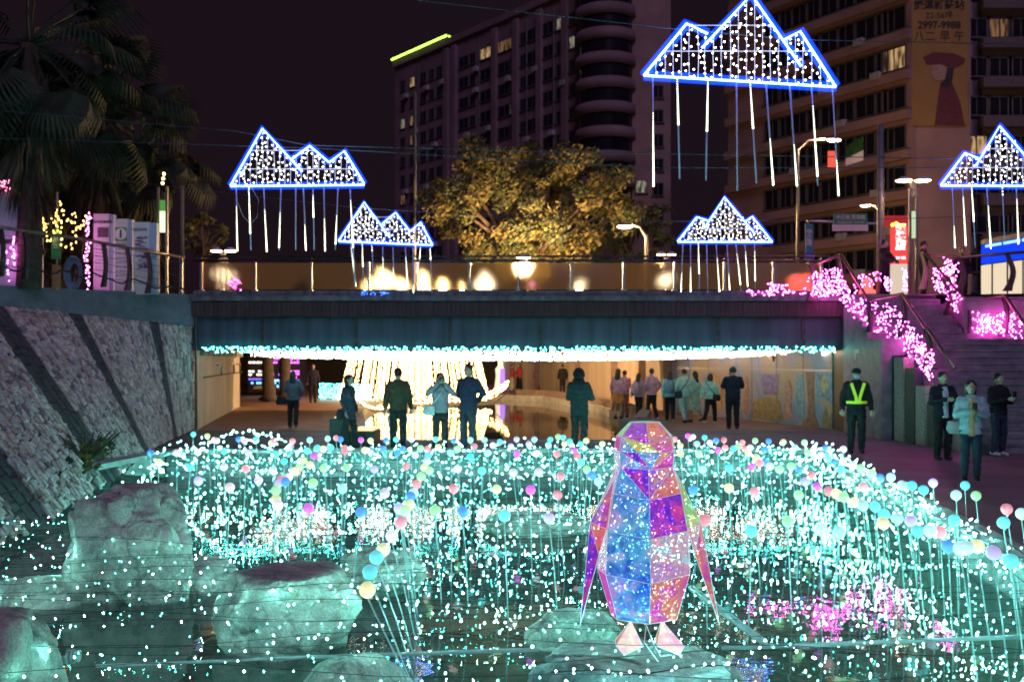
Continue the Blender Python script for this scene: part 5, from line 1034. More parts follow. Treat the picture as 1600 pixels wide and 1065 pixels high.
# ------------------------------------------------------------------ apartment blocks
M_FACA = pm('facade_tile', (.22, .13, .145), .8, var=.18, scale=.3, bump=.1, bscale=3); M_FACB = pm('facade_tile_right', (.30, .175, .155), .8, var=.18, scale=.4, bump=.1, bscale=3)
M_PANE = pm('night_pane', (.012, .012, .018), .15, var=.4, scale=.5, spec=.6); M_FRM = pm('window_frame', (.10, .085, .09), .5); L_WIN = [em('lit_window', (1.0, .62, .28), .55), em('lit_window_pale', (.9, .85, .6), .35), em('lit_window_dim', (1.0, .5, .25), .22)]
for m_ in L_WIN:                # curtains and furniture seen through the lit panes
    t = m_.node_tree; e = [n_ for n_ in t.nodes if n_.type == 'EMISSION'][0]; tc = t.nodes.new('ShaderNodeTexCoord'); mp = t.nodes.new('ShaderNodeMapping'); mp.inputs['Scale'].default_value = (2.6, 1, .5); nz = t.nodes.new('ShaderNodeTexNoise'); nz.inputs['Scale'].default_value = 1.6; nz.inputs['Detail'].default_value = 1
    oi = t.nodes.new('ShaderNodeObjectInfo'); ad = t.nodes.new('ShaderNodeVectorMath'); t.links.new(tc.outputs['Object'], mp.inputs[0]); t.links.new(mp.outputs[0], ad.inputs[0]); t.links.new(oi.outputs['Location'], ad.inputs[1]); t.links.new(ad.outputs[0], nz.inputs['Vector'])
    mr = t.nodes.new('ShaderNodeMapRange'); mr.inputs[1].default_value = .38; mr.inputs[2].default_value = .62; mr.inputs[3].default_value = e.inputs[1].default_value * .12; mr.inputs[4].default_value = e.inputs[1].default_value; t.links.new(nz.outputs[0], mr.inputs[0]); t.links.new(mr.outputs[0], e.inputs[1])
def winmesh(w, h, pane):
    m = MB(); f = .12
    m.box((-w/2, -.10, 0), (-w/2+f, .05, h)); m.box((w/2-f, -.10, 0), (w/2, .05, h)); m.box((-w/2+f, -.10, h-f), (w/2-f, .05, h)); m.box((-w/2-.1, -.22, -f), (w/2+.1, .05, 0)); m.box((-.04, -.07, 0), (.04, .05, h-f))
    m.add([(-w/2+f, -.03, 0), (w/2-f, -.03, 0), (w/2-f, -.03, h-f), (-w/2+f, -.03, h-f)], [(0, 1, 2, 3)], 1); return m.mesh('window', [M_FRM, pane])
WMS = {}
def win(parent, p, w, h, ang, lit):
    key = (round(w, 1), h, lit)
    if key not in WMS: WMS[key] = winmesh(round(w, 1), h, M_PANE if lit < 0 else L_WIN[lit])
    return inst('window', WMS[key], parent, Vector(p) - wloc(parent), (0, 0, ang))
def facade_pt(x, A_, B_):
    k = (x - 800) / 1600; dx, dy = B_.x - A_.x, B_.y - A_.y; f = (A_.x - k * A_.y) / (k * dy - dx); return A_ + (B_ - A_) * f
FA, FBb = Vector((-20.1, 176, 0)), Vector((9.6, 138, 0)); bA = thing('apartment_block', 'long dark apartment block behind the lit tree with green lights on its roof', 'building', (-5, 157, 3.66))
u = (FBb - FA).normalized(); nb_ = Vector((-u.y, u.x, 0)); angA = math.atan2(u.y, u.x); HA = 52.0
MB().prism([FBb, FA, FA + Vector((0, 0, HA)), FBb + Vector((0, 0, HA))], nb_ * 14).build('wall', M_FACA, bA)
MB().prism([FBb + Vector((0, 0, HA + .01)) - nb_ * .5, FA + Vector((0, 0, HA + .01)) - nb_ * .5, FA + Vector((0, 0, HA + 1)) - nb_ * .5, FBb + Vector((0, 0, HA + 1)) - nb_ * .5], nb_ * 14).build('roof', M_FACA, bA)
litA = {(645, 0): 0, (759, 0): 0, (645, 2): 0, (645, 3): 2, (875, 0): 1, (895, 1): 1, (800, 3): 1, (630, 6): 2, (645, 8): 2, (662, 8): 2, (640, 6): 1, (789, 0): 2, (630, 2): 1}
for x, w in ((630, 1.5), (645, 1.6), (662, 1.8), (675, 1.5), (687, 1.6), (725, 2.6), (739, 1.6), (759, 2.8), (789, 3.4), (800, 1.2), (818, 1.4), (832, 2.4), (857, 2.8), (875, 1.4), (895, 1.4), (909, 2.8)):
    c = facade_pt(x, FA, FBb)
    for k in range(11): win(bA, c + Vector((0, 0, 47.6 - 3.22 * k)) - nb_ * .02, w, 1.7, angA, litA.get((x, k), -1))
for x in (700, 712, 775, 808, 845, 885, 921): c = facade_pt(x, FA, FBb); MB().obox(c - nb_ * .25, c - nb_ * .25 + Vector((0, 0, HA - .5)), 1.1, .6, up=tuple(nb_)).build('pilaster', M_FACA, bA)
for k in range(34):
    x = (630, 645, 662, 675, 687, 725, 739, 759, 789, 818, 832, 857, 875, 895, 909)[k * 7 % 15]; p = facade_pt(x + 5, FA, FBb) + Vector((0, 0, 46.4 - 3.22 * (k * 4 % 11))) - nb_ * .45; MB().obox(p, p + u * .95, .6, .7).build('air_conditioner', pm('ac_unit', (.34, .32, .32), .6), bA)
for x in (655, 750, 824, 866): c = facade_pt(x, FA, FBb) - nb_ * .12; MB().tube([c + Vector((0, 0, 5)), c + Vector((0, 0, HA - 1))], .12, 6).build('drainpipe', M_FRM, bA)
gl_ = MB()
for i in range(44): f = i / 43; p = FA.lerp(FBb, f * .34) + Vector((0, 0, HA + 1.4)) - nb_ * .6; gl_.oct(p, .22)
for i in range(22): p = FA.lerp(FBb, .34) + Vector((0, 0, HA + 1.4)) + Vector((i * .45, i * .2, -.12 * i)); gl_.oct(p, .2)
gl_.build('roof_lights', em('roof_green', (.45, 1, .08), 5), bA)
rb = thing('corner_tower', 'rounded balcony tower at the near end of the long apartment block', 'building', (12.5, 134, 3.66)); c = Vector((12.6, 137, 0))
MB().loft([(c.x, c.y, 3.66, 3.6, 3.6), (c.x, c.y, 60, 3.6, 3.6)], 24).build('wall', M_FACA, rb, smooth=True); MB().box((15.5, 135.5, 3.66), (21, 150, 60)).build('wing', M_FACB, rb)
for k in range(13):
    z = 18.2 + 3.22 * k; MB().loft([(c.x, c.y, z, 4.1, 4.1), (c.x, c.y, z + 1.35, 4.1, 4.1)], 24).build('balcony', M_FACA, rb, smooth=True); MB().loft([(c.x, c.y, z + 1.36, 3.66, 3.66), (c.x, c.y, z + 3.2, 3.66, 3.66)], 24, cap=False).build('window_band', M_PANE, rb, smooth=True)
win(rb, (17.1, 135.4, 24.0), 1.6, 1.7, 0, 1)
for k in range(9): win(rb, (19.3, 135.4, 14 + 3.22 * k), 1.5, 1.7, 0, -1)
# right block: strips of windows on the receding face, billboard on the corner
GA, GB = Vector((21.0, 99.5, 0)), Vector((32.0, 82.0, 0)); bB = thing('apartment_block', 'big apartment block on the right with a tall yellow billboard on its corner', 'building', (28, 88, 3.66)); u = (GB - GA).normalized(); nB = Vector((-u.y, u.x, 0)); angB = math.atan2(u.y, u.x); HB = 42
MB().prism([GB, GA, GA + Vector((0, 0, HB)), GB + Vector((0, 0, HB))], Vector((14, 6, 0))).build('wall', M_FACB, bB)
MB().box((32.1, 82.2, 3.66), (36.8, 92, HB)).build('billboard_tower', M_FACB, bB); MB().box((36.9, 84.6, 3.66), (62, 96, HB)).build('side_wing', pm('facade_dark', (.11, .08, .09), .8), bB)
litB = {(1400, 6): 0, (1390, 2): 2, (1372, 1): 1}
for k in range(11):
    z = 6.0 + 3.22 * k
    MB().prism([GB + Vector((0, 0, z - .85)) - nB * .5, GA + Vector((0, 0, z - .85)) - nB * .5, GA + Vector((0, 0, z - .1)) - nB * .5, GB + Vector((0, 0, z - .1)) - nB * .5], nB * .48).build('ledge', M_FACB, bB)
    for x, w in ((1208, 2.0), (1228, 1.8), (1250, 2.0), (1272, 1.8), (1296, 2.2), (1322, 1.9), (1354, 2.2), (1378, 1.4), (1398, 2.3)):
        win(bB, facade_pt(x, GA, GB) + Vector((0, 0, z + .15)) - nB * .02, w, 1.85, angB, litB.get((x if x != 1398 else 1400, k), -1))
for k in range(10):
    z = 6 + 3.22 * k
    for x, lt in ((1526, -1), (1562, -1), (1595, -1)): win(bB, Vector((pd(x, 0, 84.5).x, 84.55, z)), 2.2, 1.6, 0, 0 if (x, k) == (1526, 4) else (2 if (x, k) == (1562, 7) else -1))
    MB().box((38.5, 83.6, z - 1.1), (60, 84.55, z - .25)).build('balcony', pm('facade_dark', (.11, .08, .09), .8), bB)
for k in range(12):
    p = facade_pt((1240, 1285, 1312, 1340, 1366, 1388)[k % 6], GA, GB) + Vector((0, 0, 9.2 + 3.22 * (k * 5 % 9))) - nB * .35; MB().obox(p, p + u * .9, .5, .6).build('air_conditioner', pm('ac_unit', (.34, .32, .32), .6), bB)
o = thing('billboard', 'tall ochre billboard with dark lettering and a red hatted figure on the right building', 'billboard', (34.4, 82.1, 22)); zb, zt = pd(0, 196, 82).z, pd(0, -30, 82).z
MB().box((32.05, 82.0, zb), (36.5, 82.15, zt)).build('panel', pm('billboard_ochre', (.30, .16, .045), .7, var=.12, scale=.6), o)
M_BINK = pm('billboard_ink', (.035, .02, .02), .7); M_BRED = pm('billboard_red', (.12, .025, .03), .7); M_BSK = pm('billboard_pale', (.34, .20, .17), .7)
text('捷運新莊站', o, (34.2, 81.97, pd(0, 9, 82).z), .82, M_BINK, off=.02, thick=.01); text('22-56坪', o, (34.2, 81.97, pd(0, 25, 82).z), .66, M_BINK, thick=.01); text('2997-9988', o, (34.2, 81.97, pd(0, 40, 82).z), .80, M_BINK, off=.02, thick=.01); text('八二 早 午', o, (34.2, 81.97, pd(0, 58, 82).z), .9, M_BINK, thick=.01)
def flat(nm, pts, mt, y=81.96): MB().prism([Vector((pd(x, 0, 82).x, y, pd(0, yy, 82).z)) for x, yy in pts], (0, .02, 0)).build(nm, mt, o)
flat('hat_print', [(1442, 90), (1458, 82), (1490, 84), (1508, 92), (1506, 100), (1490, 108), (1470, 100), (1448, 102)], M_BRED); flat('face_print', [(1456, 102), (1472, 101), (1482, 112), (1476, 124), (1462, 126), (1455, 116)], M_BSK, 81.955); flat('coat_print', [(1460, 196), (1466, 150), (1470, 128), (1484, 122), (1500, 160), (1507, 196)], M_BRED, 81.957); flat('hair_print', [(1480, 106), (1490, 108), (1486, 136), (1468, 136), (1476, 124)], M_BINK, 81.952)

# ------------------------------------------------------------------ small things
o = bpy.data.objects['bank_railing']
for k in range(5):
    dz = -.18 - .17 * k; MB().tube([p + Vector((.05, -.05, dz)) for p in r5], .006, 4).build('rail_wire', M_DARKST, o)
g = random.Random(12); cp = []
for i in range(40): f = i / 39; b = r5[0].lerp(r5[1], min(1, f * 1.9)) if f < .53 else r5[1].lerp(r5[3], (f - .53) / .47); cp.append(b + Vector((.1, -.12, -.88 + .07 * math.sin(i * .9) + g.uniform(-.03, .03))))
MB().tube(cp, .022, 5).build('power_cable', M_WIRE, smooth=True, label='loose grey cable looped along the foot of the bank railing', cat='cable')
blu = thing('blue_light_cluster', 'small cluster of blue lights on the kerb under the left bridge sign', 'string light', pd(585, 458, 27.95)); m = MB()
for i in range(26): m.oct(pd(g.choice((566, 570, 582, 598, 604)) + g.uniform(-4, 4), g.uniform(455, 461), 27.95), .014)
m.build('bulbs', em('blue_bulb', (.03, .12, 1), 12), blu, kind='stuff'); MB().tube([pd(560, 461, 27.96), pd(585, 460, 27.96), pd(612, 461, 27.96)], .006, 4).build('wire', M_WIRE, blu)
o = thing('pipe_valve', 'grey pipe valve standing in the water at the bottom left', 'pipe', pd(95, 1040, 7.3)); a = pd(75, 1036, 7.3)
m = MB().tube([pd(72, 1032, 7.3), pd(105, 1030, 7.3)], .03, 10); m.tube([pd(90, 1032, 7.3), pd(90, 1075, 7.3)], .028, 10); m.build('pipe', pm('pipe_plastic', (.34, .36, .37), .45), o, smooth=True)
m = MB()
for k in range(3): m.tube([pd(106 + k * 7, 1026 - k, 7.3), pd(110 + k * 7, 1026 - k, 7.3)], .055 - .006 * k, 12)
m.build('flange', pm('flange_grey', (.45, .5, .5), .4), o)
MB().ball(pd(92, 1052, 7.35), .05, n=10, k=8).build('amber_lamp', em('amber_lens', (1, .32, .05), 1.2), o, smooth=True)
MB().tube([pd(392, 292, 19), pd(404, 312, 19.05), pd(402, 338, 19.05), pd(392, 350, 19.05), pd(380, 338, 19.05), pd(371, 315, 19), pd(369, 296, 19)], .005, 5).build('cord', glowm('cord_grey', (.4, .35, .5), .05), bpy.data.objects['mountain_sign'], smooth=True)
# ------------------------------------------------------------------ people
def solid(mb, voxel, smooth=4, folds=0., seed=0):
    """merge overlapping volumes into one continuous skin"""
    me = mb.mesh('tmp', [M_BLACK]); o = bpy.data.objects.new('tmp', me); COL.objects.link(o)
    r = o.modifiers.new('r', 'REMESH'); r.mode = 'VOXEL'; r.voxel_size = voxel; r.use_smooth_shade = True
    s_ = o.modifiers.new('s', 'SMOOTH'); s_.iterations = smooth; s_.factor = .5
    return o, folds, seed
PEND = []
def queue(name, mb, mat, parent, voxel, smooth=3, folds=0., seed=0):
    o, f, s_ = solid(mb, voxel, smooth, folds, seed); o.name = name; o.parent = parent; PEND.append((o, mat, f, s_, name)); return o
def limb(mb, pts, rs, n=10):
    for i in range(len(pts) - 1): mb.tube([pts[i], pts[i + 1]], [rs[i], rs[i + 1]], n)
    for p, r in zip(pts, rs): mb.ball(p, r, n=n, k=8)
def cloth(col, nm=None):
    col = tuple(c * (.50 if max(col) < .3 else .95) for c in col)
    return pm('cloth_%d_%d_%d' % tuple(int(c * 255) for c in col), col, .85, var=.25, scale=9, bump=.25, bscale=40)
M_SKIN = pm('skin', (.42, .27, .20), .55, var=.08, scale=12); M_HAIR = pm('hair', (.018, .014, .013), .5, var=.3, scale=30)
ARMS = {'down': ((.25, .03, 1.14), (.265, -.06, .89)), 'phone': ((.245, -.05, 1.13), (.07, -.29, 1.20)), 'photo': ((.29, -.10, 1.27), (.075, -.19, 1.50)), 'pocket': ((.30, .07, 1.15), (.21, -.06, .96)), 'behind': ((.28, .10, 1.14), (.07, .17, .97)), 'lean': ((.27, -.15, 1.15), (.12, -.34, 1.05)), 'swing': ((.24, .10, 1.15), (.25, .10, .90)), 'cross': ((.25, -.04, 1.14), (.02, -.22, 1.14))}
def person(label, x, d, H, rot, arms, top, legs, shoes=(.03, .03, .03), hair='short', walk=0., z=0., skirt=None, hem=.86, inner=None, sleeve=True, fine=True, wide=1., group='people at the light festival', extras=(), head=0., haircol=None):
    p = Vector(((x - 800) / 1600 * d, d, z)); root = thing('person', label, 'person', p, group, rz=rot); k = H / 1.72; root.scale = (k * wide, k * wide, k); vx = .014 if fine else .024
    al, ar = (arms, arms) if isinstance(arms, str) else arms; J = {}
    for s_, a in ((1, al), (-1, ar)):
        e, w = ARMS[a]; J[s_] = (Vector((s_ * .175, .01, 1.405)), Vector((s_ * e[0], e[1], e[2])), Vector((s_ * w[0], w[1], w[2])))
    lg = {}
    for s_ in (1, -1):
        st = walk * s_; lg[s_] = (Vector((s_ * .09, .0, .90)), Vector((s_ * .095, -.03 - st * .55, .49)), Vector((s_ * .10, .02 - st + (.10 if st < 0 else 0), .085 + (.05 if st < 0 else 0))))
    b = MB()
    b.loft([(0, 0, .86, .14, .10), (0, 0, 1.02, .125, .09), (0, 0, 1.2, .15, .095), (0, 0, 1.36, .16, .09), (0, 0, 1.43, .09, .07)], 14); limb(b, [Vector((0, .01, 1.40)), Vector((0, -.005, 1.53))], [.06, .052])
    hx = Vector((0, -.015, 1.605)); b.ball(hx, .078, .098, .115, 16, 12); b.ball(hx + Vector((0, -.03, -.055)), .055, .062, .058, 10, 8); b.ball(hx + Vector((0, -.105, -.012)), .014, .022, .022, 8, 6)
    for s_ in (1, -1):
        b.ball(hx + Vector((s_ * .078, .01, -.005)), .013, .02, .03, 8, 6); S_, E, Wr = J[s_]; limb(b, [S_, E, Wr], [.045, .038, .028])
        dr = (Wr - E).normalized(); sd = dr.cross(Vector((0, -1, .2))).normalized() * s_
        pm_ = Wr + dr * .055; b.ball(pm_, .036, .03, .036, 8, 6); nn = dr.cross(sd).normalized()
        if fine:
            for f in range(4):
                o_ = sd * ((f - 1.5) * .0205); l = (.062, .074, .070, .054)[f]; b0 = Wr + dr * .075 + o_; b1 = b0 + dr * l * .55; b2 = b1 + (dr * .5 + nn * (.6 if arms != 'down' else .35)).normalized() * l * .5; limb(b, [b0, b1, b2], [.0115, .0105, .0095], 6)
            t0 = Wr + dr * .03 + sd * -.028; limb(b, [t0, t0 + dr * .03 - sd * .026, t0 + dr * .062 - sd * .026], [.0125, .0115, .010], 6)
        A_, K, F_ = lg[s_]; limb(b, [A_, K, F_], [.075, .048, .036])
    body = queue('body', b, M_SKIN, root, .0095 if fine else .02, 1)
    j = MB(); j.loft([(0, .005, hem, .19, .135), (0, 0, hem + .1, .185, .13), (0, 0, 1.12, .18, .125), (0, .0, 1.28, .20, .128), (0, .005, 1.38, .19, .108), (0, .008, 1.45, .11, .085), (0, .0, 1.49, .075, .072)], 18)
    for s_ in (1, -1):
        S_, E, Wr = J[s_]; S_ = S_ - Vector((s_ * .01, 0, .02))
        limb(j, [S_, E, E.lerp(Wr, .9)] if sleeve else [S_, S_.lerp(E, .75)], [.078, .062, .05] if sleeve else [.08, .072])
    queue('jacket' if sleeve else 'shirt', j, cloth(top), root, vx, 2, .014, x)
    t_ = MB()
    if skirt:
        t_.loft([(0, 0, 1.02, .15, .11), (0, 0, .85, .19, .15), (0, 0, skirt, .25, .20)], 18)
        queue('skirt', t_, cloth(legs), root, vx, 2, .02, x)
    else:
        t_.loft([(0, 0, .78, .165, .115), (0, 0, .92, .175, .12), (0, 0, 1.03, .155, .11)], 16)
        for s_ in (1, -1): A_, K, F_ = lg[s_]; limb(t_, [A_ - Vector((0, 0, .04)), K, F_ + Vector((0, 0, .02))], [.098, .076, .064])
        queue('trousers', t_, cloth(legs), root, vx, 2, .012, x + 5)
    for s_ in (1, -1):
        F_ = lg[s_][2]; q = MB(); limb(q, [F_ + Vector((0, .035, -.04)), F_ + Vector((0, -.13, -.048))], [.044, .037]); q.ball(F_ + Vector((0, .0, -.01)), .046, .06, .045, 8, 6); queue('shoe', q, cloth(shoes), root, .016, 1)
    hm = MB(); hm.ball(hx + Vector((0, .022, .03)), .092, .100, .106, 14, 10)
    if hair == 'long': hm.loft([(0, .06, 1.22, .07, .035), (0, .07, 1.36, .105, .05), (0, .05, 1.5, .098, .07), (0, .03, 1.6, .095, .09)], 14)
    if hair == 'bob': hm.loft([(0, .04, 1.46, .085, .06), (0, .03, 1.55, .10, .085), (0, .025, 1.63, .095, .095)], 14)
    if hair == 'bun': hm.ball(hx + Vector((0, .05, .13)), .05, n=8, k=6)
    if hair == 'hood': hm = MB(); hm.ball(hx + Vector((0, .03, .015)), .118, .125, .138, 14, 10); hm.loft([(0, .04, 1.40, .15, .10), (0, .04, 1.52, .12, .11)], 14)
    if hair == 'cap': hm = MB(); hm.ball(hx + Vector((0, .01, .055)), .094, .108, .075, 14, 10); limb(hm, [hx + Vector((-.04, -.10, .045)), hx + Vector((.04, -.10, .045))], [.025, .025]); hm.ball(hx + Vector((0, .04, .0)), .088, .075, .075)
    queue('cap' if hair == 'cap' else ('hood' if hair == 'hood' else 'hair'), hm, cloth(haircol) if haircol else (cloth((.02, .022, .035)) if hair == 'cap' else M_HAIR), root, .013 if fine else .022, 2, .01, x)
    if fine:
        for s_ in (1, -1): MB().ball(hx + Vector((s_ * .03, -.092, .008)), .011, .006, .006, 6, 4).local('eye', M_BLACK, root)
        MB().ball(hx + Vector((0, -.094, -.058)), .021, .006, .0055, 6, 4).local('mouth', pm('lips', (.3, .11, .1), .5), root)
    if inner: q = MB(); q.loft([(0, -.045, hem - .03, .085, .10), (0, -.045, 1.1, .085, .10), (0, -.045, 1.3, .09, .10), (0, -.04, 1.44, .06, .065)], 12); queue('inner_shirt', q, cloth(inner), root, .016, 2)
    for e in extras:
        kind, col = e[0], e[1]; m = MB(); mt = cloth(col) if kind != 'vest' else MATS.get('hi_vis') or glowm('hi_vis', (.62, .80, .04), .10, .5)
        if kind == 'backpack': m.loft([(0, .17, .98, .13, .06), (0, .20, 1.1, .155, .09), (0, .19, 1.3, .145, .08), (0, .17, 1.42, .10, .05)], 14); queue('backpack', m, mt, root, .018, 2)
        elif kind == 'bag':
            s_ = e[2]; m.loft([(s_ * .25, e[3], .80, .10, .055), (s_ * .26, e[3], .88, .135, .075), (s_ * .25, e[3], 1.02, .12, .06)], 12); queue('bag', m, mt, root, .016, 2); q = MB(); q.tube([(s_ * .22, e[3] * .8, 1.0), (s_ * .06, e[3] * .5 + (-.15 if e[3] <= 0 else .15), 1.22), (-s_ * .13, e[3] * .2 + (-.06 if e[3] <= 0 else .06), 1.46)], .012, 6).local('strap', mt, root)
        elif kind == 'handbag': s_ = e[2]; m.loft([(s_ * .34, .02, .72, .15, .07), (s_ * .34, .02, .86, .17, .08), (s_ * .33, .02, .96, .12, .05)], 12); queue('bag', m, mt, root, .016, 2)
        elif kind == 'phone': m.box((-.04, -.40, 1.22), (.04, -.385, 1.36)); m.local('phone', M_BLACK, root)
        elif kind == 'camera': m.box((-.06, -.25, 1.55), (.06, -.21, 1.64)); m.local('camera', M_BLACK, root)
        elif kind == 'mask': m.ball(hx + Vector((0, -.068, -.042)), .062, .045, .046, 10, 8); m.local('face_mask', pm('mask_blue', (.35, .55, .75), .7), root)
        elif kind == 'stripe':
            for s_ in (1, -1): A_, K, F_ = lg[s_]; q = MB().tube([A_ + Vector((s_ * .10, 0, 0)), K + Vector((s_ * .078, 0, 0)), F_ + Vector((s_ * .066, 0, .03))], .012, 5); q.local('side_stripe', mt, root)
        elif kind == 'vest':
            for s_ in (1, -1):
                m.obox((s_ * .12, -.145, 1.43), (s_ * .035, -.165, 1.14), .055, .014, up=(0, -1, 0)); m.obox((s_ * .035, -.166, 1.14), (s_ * .03, -.165, 1.06), .055, .014, up=(0, -1, 0))
            m.loft([(0, 0, 1.01, .200, .146), (0, 0, 1.065, .200, .146)], 20, cap=False); m.local('reflective_harness', mt, root)
    return root
DK, NV = (.02, .021, .025), (.025, .03, .06)
person('woman in a navy jacket with short dark hair walking past the planter box', 545, 21.9, 1.62, rad(70), 'down', (.05, .06, .10), DK, hair='bob', walk=.12, hem=.72, extras=(('handbag', DK, -1),))
person('man in an olive jacket and track trousers with a pale side stripe', 622, 21.8, 1.76, rad(190), 'down', (.10, .08, .045), DK, hair='short', extras=(('stripe', (.35, .42, .55)),))
person('person in a grey hoodie with a white bag taking a photo by the pond', 688, 21.6, 1.66, rad(10), 'photo', (.30, .27, .32), (.04, .036, .045), (.3, .3, .32), hair='bob', extras=(('bag', (.55, .55, .58), -1, -.14), ('camera', DK)))
person('tall man in a dark blue jacket standing with his hands behind his back', 732, 21.5, 1.84, rad(-25), 'behind', (.05, .05, .12), (.06, .065, .10), hair='short', hem=.82)
person('person in a dark green jacket with a dark hood seen from behind, holding a phone', 905, 21.4, 1.74, rad(155), 'phone', (.03, .06, .07), (.015, .022, .028), hair='hood', haircol=(.02, .016, .022), extras=(('phone', DK),), wide=1.05, hem=.8)
person('woman in a grey top with a black shoulder bag walking out of the underpass', 458, 28.8, 1.62, rad(185), ('phone', 'pocket'), (.20, .20, .27), DK, (.2, .2, .2), hair='long', walk=.05, extras=(('handbag', DK, 1),))
person('large man all in black with short sleeves seen from behind on the walkway', 1145, 28.7, 1.74, rad(180), 'cross', (.018, .016, .035), (.012, .013, .016), (.07, .04, .09), sleeve=False, wide=1.12)
person('woman in a pink jacket and orange skirt at the front of the walking group', 966, 33.6, 1.64, rad(150), 'down', (.52, .26, .36), (.55, .20, .06), hair='long', skirt=.55, fine=False); person('person in a rose jacket overlapped by the woman in the orange skirt', 976, 34.4, 1.58, rad(200), 'phone', (.50, .22, .34), (.3, .12, .12), hair='short', fine=False)
person('girl with long hair and a pink backpack in the walking group', 998, 33.0, 1.50, rad(135), ('swing', 'phone'), (.40, .26, .36), DK, hair='long', walk=.08, fine=False, extras=(('backpack', (.50, .30, .42)),)); person('boy in a plain pink jacket and black trousers in the walking group', 1018, 32.6, 1.66, rad(205), 'pocket', (.50, .26, .38), DK, (.5, .3, .35), hair='short', walk=.06, fine=False)
person('girl with very long hair and a blue backpack in the walking group', 1047, 31.6, 1.60, rad(170), ('swing', 'pocket'), (.30, .48, .58), DK, (.3, .45, .45), hair='long', walk=.12, fine=False, extras=(('backpack', (.14, .26, .36)),)); person('short haired person all in mint with a navy cross body bag', 1069, 31.3, 1.66, rad(195), ('pocket', 'down'), (.38, .60, .58), (.34, .52, .50), hair='short', walk=-.16, fine=False, extras=(('bag', (.03, .06, .14), 1, .14),))
person('girl with long hair in a pale mint coat dress', 1086, 31.8, 1.58, rad(225), ('phone', 'down'), (.40, .58, .54), (.40, .56, .52), hair='long', skirt=.42, hem=.7, walk=.12, fine=False); person('girl in a mint jacket and black leggings with a black cross body bag', 1110, 31.0, 1.52, rad(150), ('swing', 'down'), (.38, .60, .58), DK, (.55, .62, .62), hair='bob', walk=-.17, fine=False, extras=(('bag', DK, -1, .14),), wide=1.08)
person('person in a bright magenta jacket walking far down the walkway', 840, 61, 1.58, rad(180), 'swing', (.42, .06, .36), DK, hair='long', walk=.14, fine=False); person('man in a violet navy jacket beside the magenta jacket', 853, 61, 1.76, rad(180), 'down', (.06, .05, .16), (.05, .05, .07), hair='short', walk=.12, fine=False)
person('dark dressed person half hidden by the hooded person, far walkway', 879, 56, 1.72, rad(200), 'down', (.03, .03, .03), DK, fine=False); person('person in a brown jacket beside the dark dressed person on the far walkway', 888, 57, 1.84, rad(180), 'down', (.16, .10, .07), DK, fine=False)
person('performer in a red top and cream skirt beside the glowing figure', 800, 64, 1.66, rad(90), 'phone', (.50, .06, .05), (.50, .42, .30), skirt=.05, fine=False); person('performer in a red coat and long black skirt on the far walkway', 811, 63, 1.70, rad(-60), 'down', (.45, .05, .05), (.012, .01, .012), skirt=.05, hair='long', fine=False)
person('dark figure standing in front of the turquoise light fence', 489, 46, 1.74, rad(20), 'down', (.03, .02, .05), DK, fine=False)
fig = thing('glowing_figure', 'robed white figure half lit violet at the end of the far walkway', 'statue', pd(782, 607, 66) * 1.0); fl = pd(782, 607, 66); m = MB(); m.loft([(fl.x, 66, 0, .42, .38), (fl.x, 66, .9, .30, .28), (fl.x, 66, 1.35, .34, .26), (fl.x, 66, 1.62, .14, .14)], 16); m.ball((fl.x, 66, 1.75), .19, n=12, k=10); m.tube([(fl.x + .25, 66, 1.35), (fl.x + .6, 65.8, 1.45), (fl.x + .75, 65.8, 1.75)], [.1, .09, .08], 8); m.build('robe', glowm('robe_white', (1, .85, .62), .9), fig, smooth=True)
MB().loft([(fl.x + .16, 65.8, .02, .28, .26), (fl.x + .14, 65.82, .9, .2, .2), (fl.x + .16, 65.84, 1.38, .2, .18)], 12).build('violet_half', glowm('half_glow_violet', (.4, .2, 1), 1.2), fig, smooth=True)  # emissive violet shell covering one half of the robe
person('security guard with a face mask and yellow green reflective harness', 1338, 21.3, 1.76, rad(-8), 'down', (.018, .019, .028), (.012, .014, .016), (.03, .03, .03), hair='cap', hem=.95, extras=(('mask', DK), ('vest', DK)), wide=1.06)
person('man in an open dark jacket and white shirt looking at his phone', 1473, 19.9, 1.70, rad(5), 'phone', (.02, .02, .035), (.014, .014, .016), hair='short', inner=(.55, .58, .66), extras=(('phone', DK),), wide=1.05)
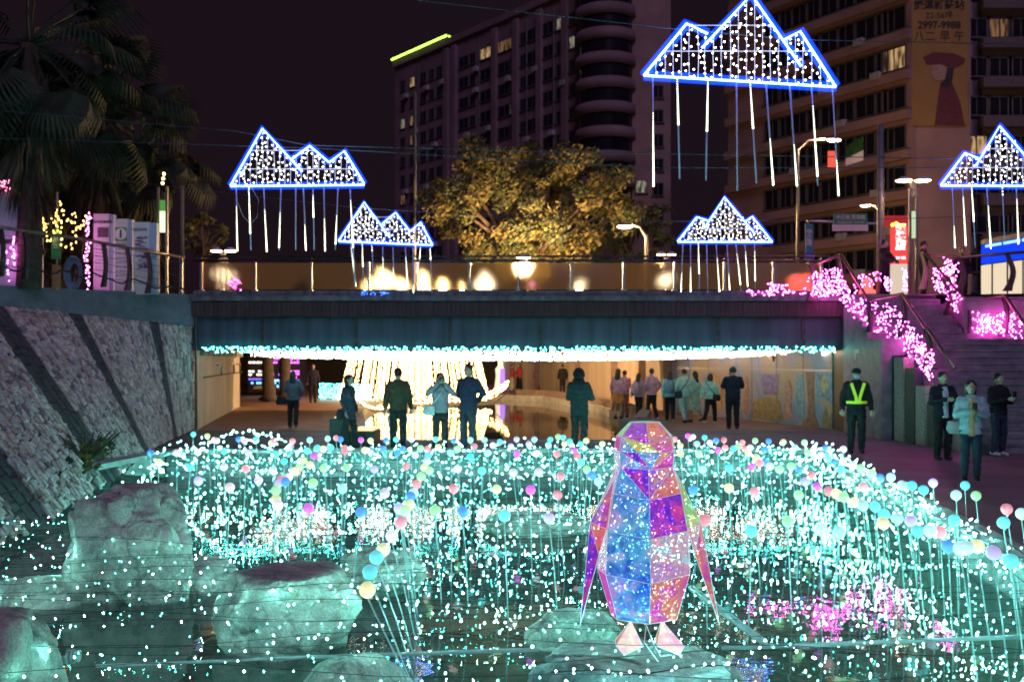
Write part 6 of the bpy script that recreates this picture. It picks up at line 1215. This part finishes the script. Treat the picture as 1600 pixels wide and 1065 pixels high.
person('woman in a pale blue jacket over an orange top holding up a camera phone', 1517, 16.5, 1.60, rad(-15), 'phone', (.34, .46, .52), (.03, .06, .11), (.02, .02, .03), hair='bob', inner=(.55, .30, .16), hem=.80, extras=(('phone', DK), ('bag', (.40, .40, .42), -1, .06)))
person('man in a black printed hoodie and jeans with white shoes by the stairs', 1560, 20.7, 1.66, rad(20), 'phone', (.02, .018, .022), (.03, .045, .09), (.60, .60, .66), hair='short', wide=1.08, extras=(('phone', DK),))
person('person in dark clothes leaning on the upper rail beside the red sign', 1382, 29.3, 1.70, rad(40), 'lean', (.045, .03, .035), DK, z=3.67, hair='short', fine=False); person('person in dark clothes standing at the top of the stairs', 1443, 29.4, 1.68, rad(80), 'down', (.025, .02, .035), DK, z=3.67, fine=False); person('blurred dark figure behind the pink net at the top of the stairs', 1503, 31, 1.66, rad(0), 'down', (.05, .02, .05), DK, z=3.67, fine=False)

# evaluate every queued skin in one pass, then lettering
bpy.context.view_layer.update(); dg = bpy.context.evaluated_depsgraph_get(); NEW = []
for o, mat, folds, seed, name in PEND:
    me = bpy.data.meshes.new_from_object(o.evaluated_get(dg)); NEW.append(me)
for (o, mat, folds, seed, name), me in zip(PEND, NEW):
    o.modifiers.clear(); o.data = me; me.name = name; me.materials.clear(); me.materials.append(mat)
    if folds:
        n = len(me.vertices); co = np.empty(n * 3, np.float32); me.vertices.foreach_get('co', co); co = co.reshape(-1, 3); nr = np.empty(n * 3, np.float32); me.vertices.foreach_get('normal', nr); nr = nr.reshape(-1, 3)
        x, y, z = co[:, 0], co[:, 1], co[:, 2]; w = np.sin(z * 34 + x * 21 + seed) * np.sin(x * 27 - z * 9 + seed * 2) + .6 * np.sin(z * 61 + y * 40 + seed); me.vertices.foreach_set('co', (co + nr * (w * folds * .45)[:, None]).ravel())
    me.polygons.foreach_set('use_smooth', [True] * len(me.polygons)); me.update()
for o in TEXTS:
    me = bpy.data.meshes.new_from_object(o.evaluated_get(dg)); q = bpy.data.objects.new('lettering', me); COL.objects.link(q); q.parent = o.parent; q.location = o.location; q.rotation_euler = o.rotation_euler; q['kind'] = 'stuff'; bpy.data.objects.remove(o)
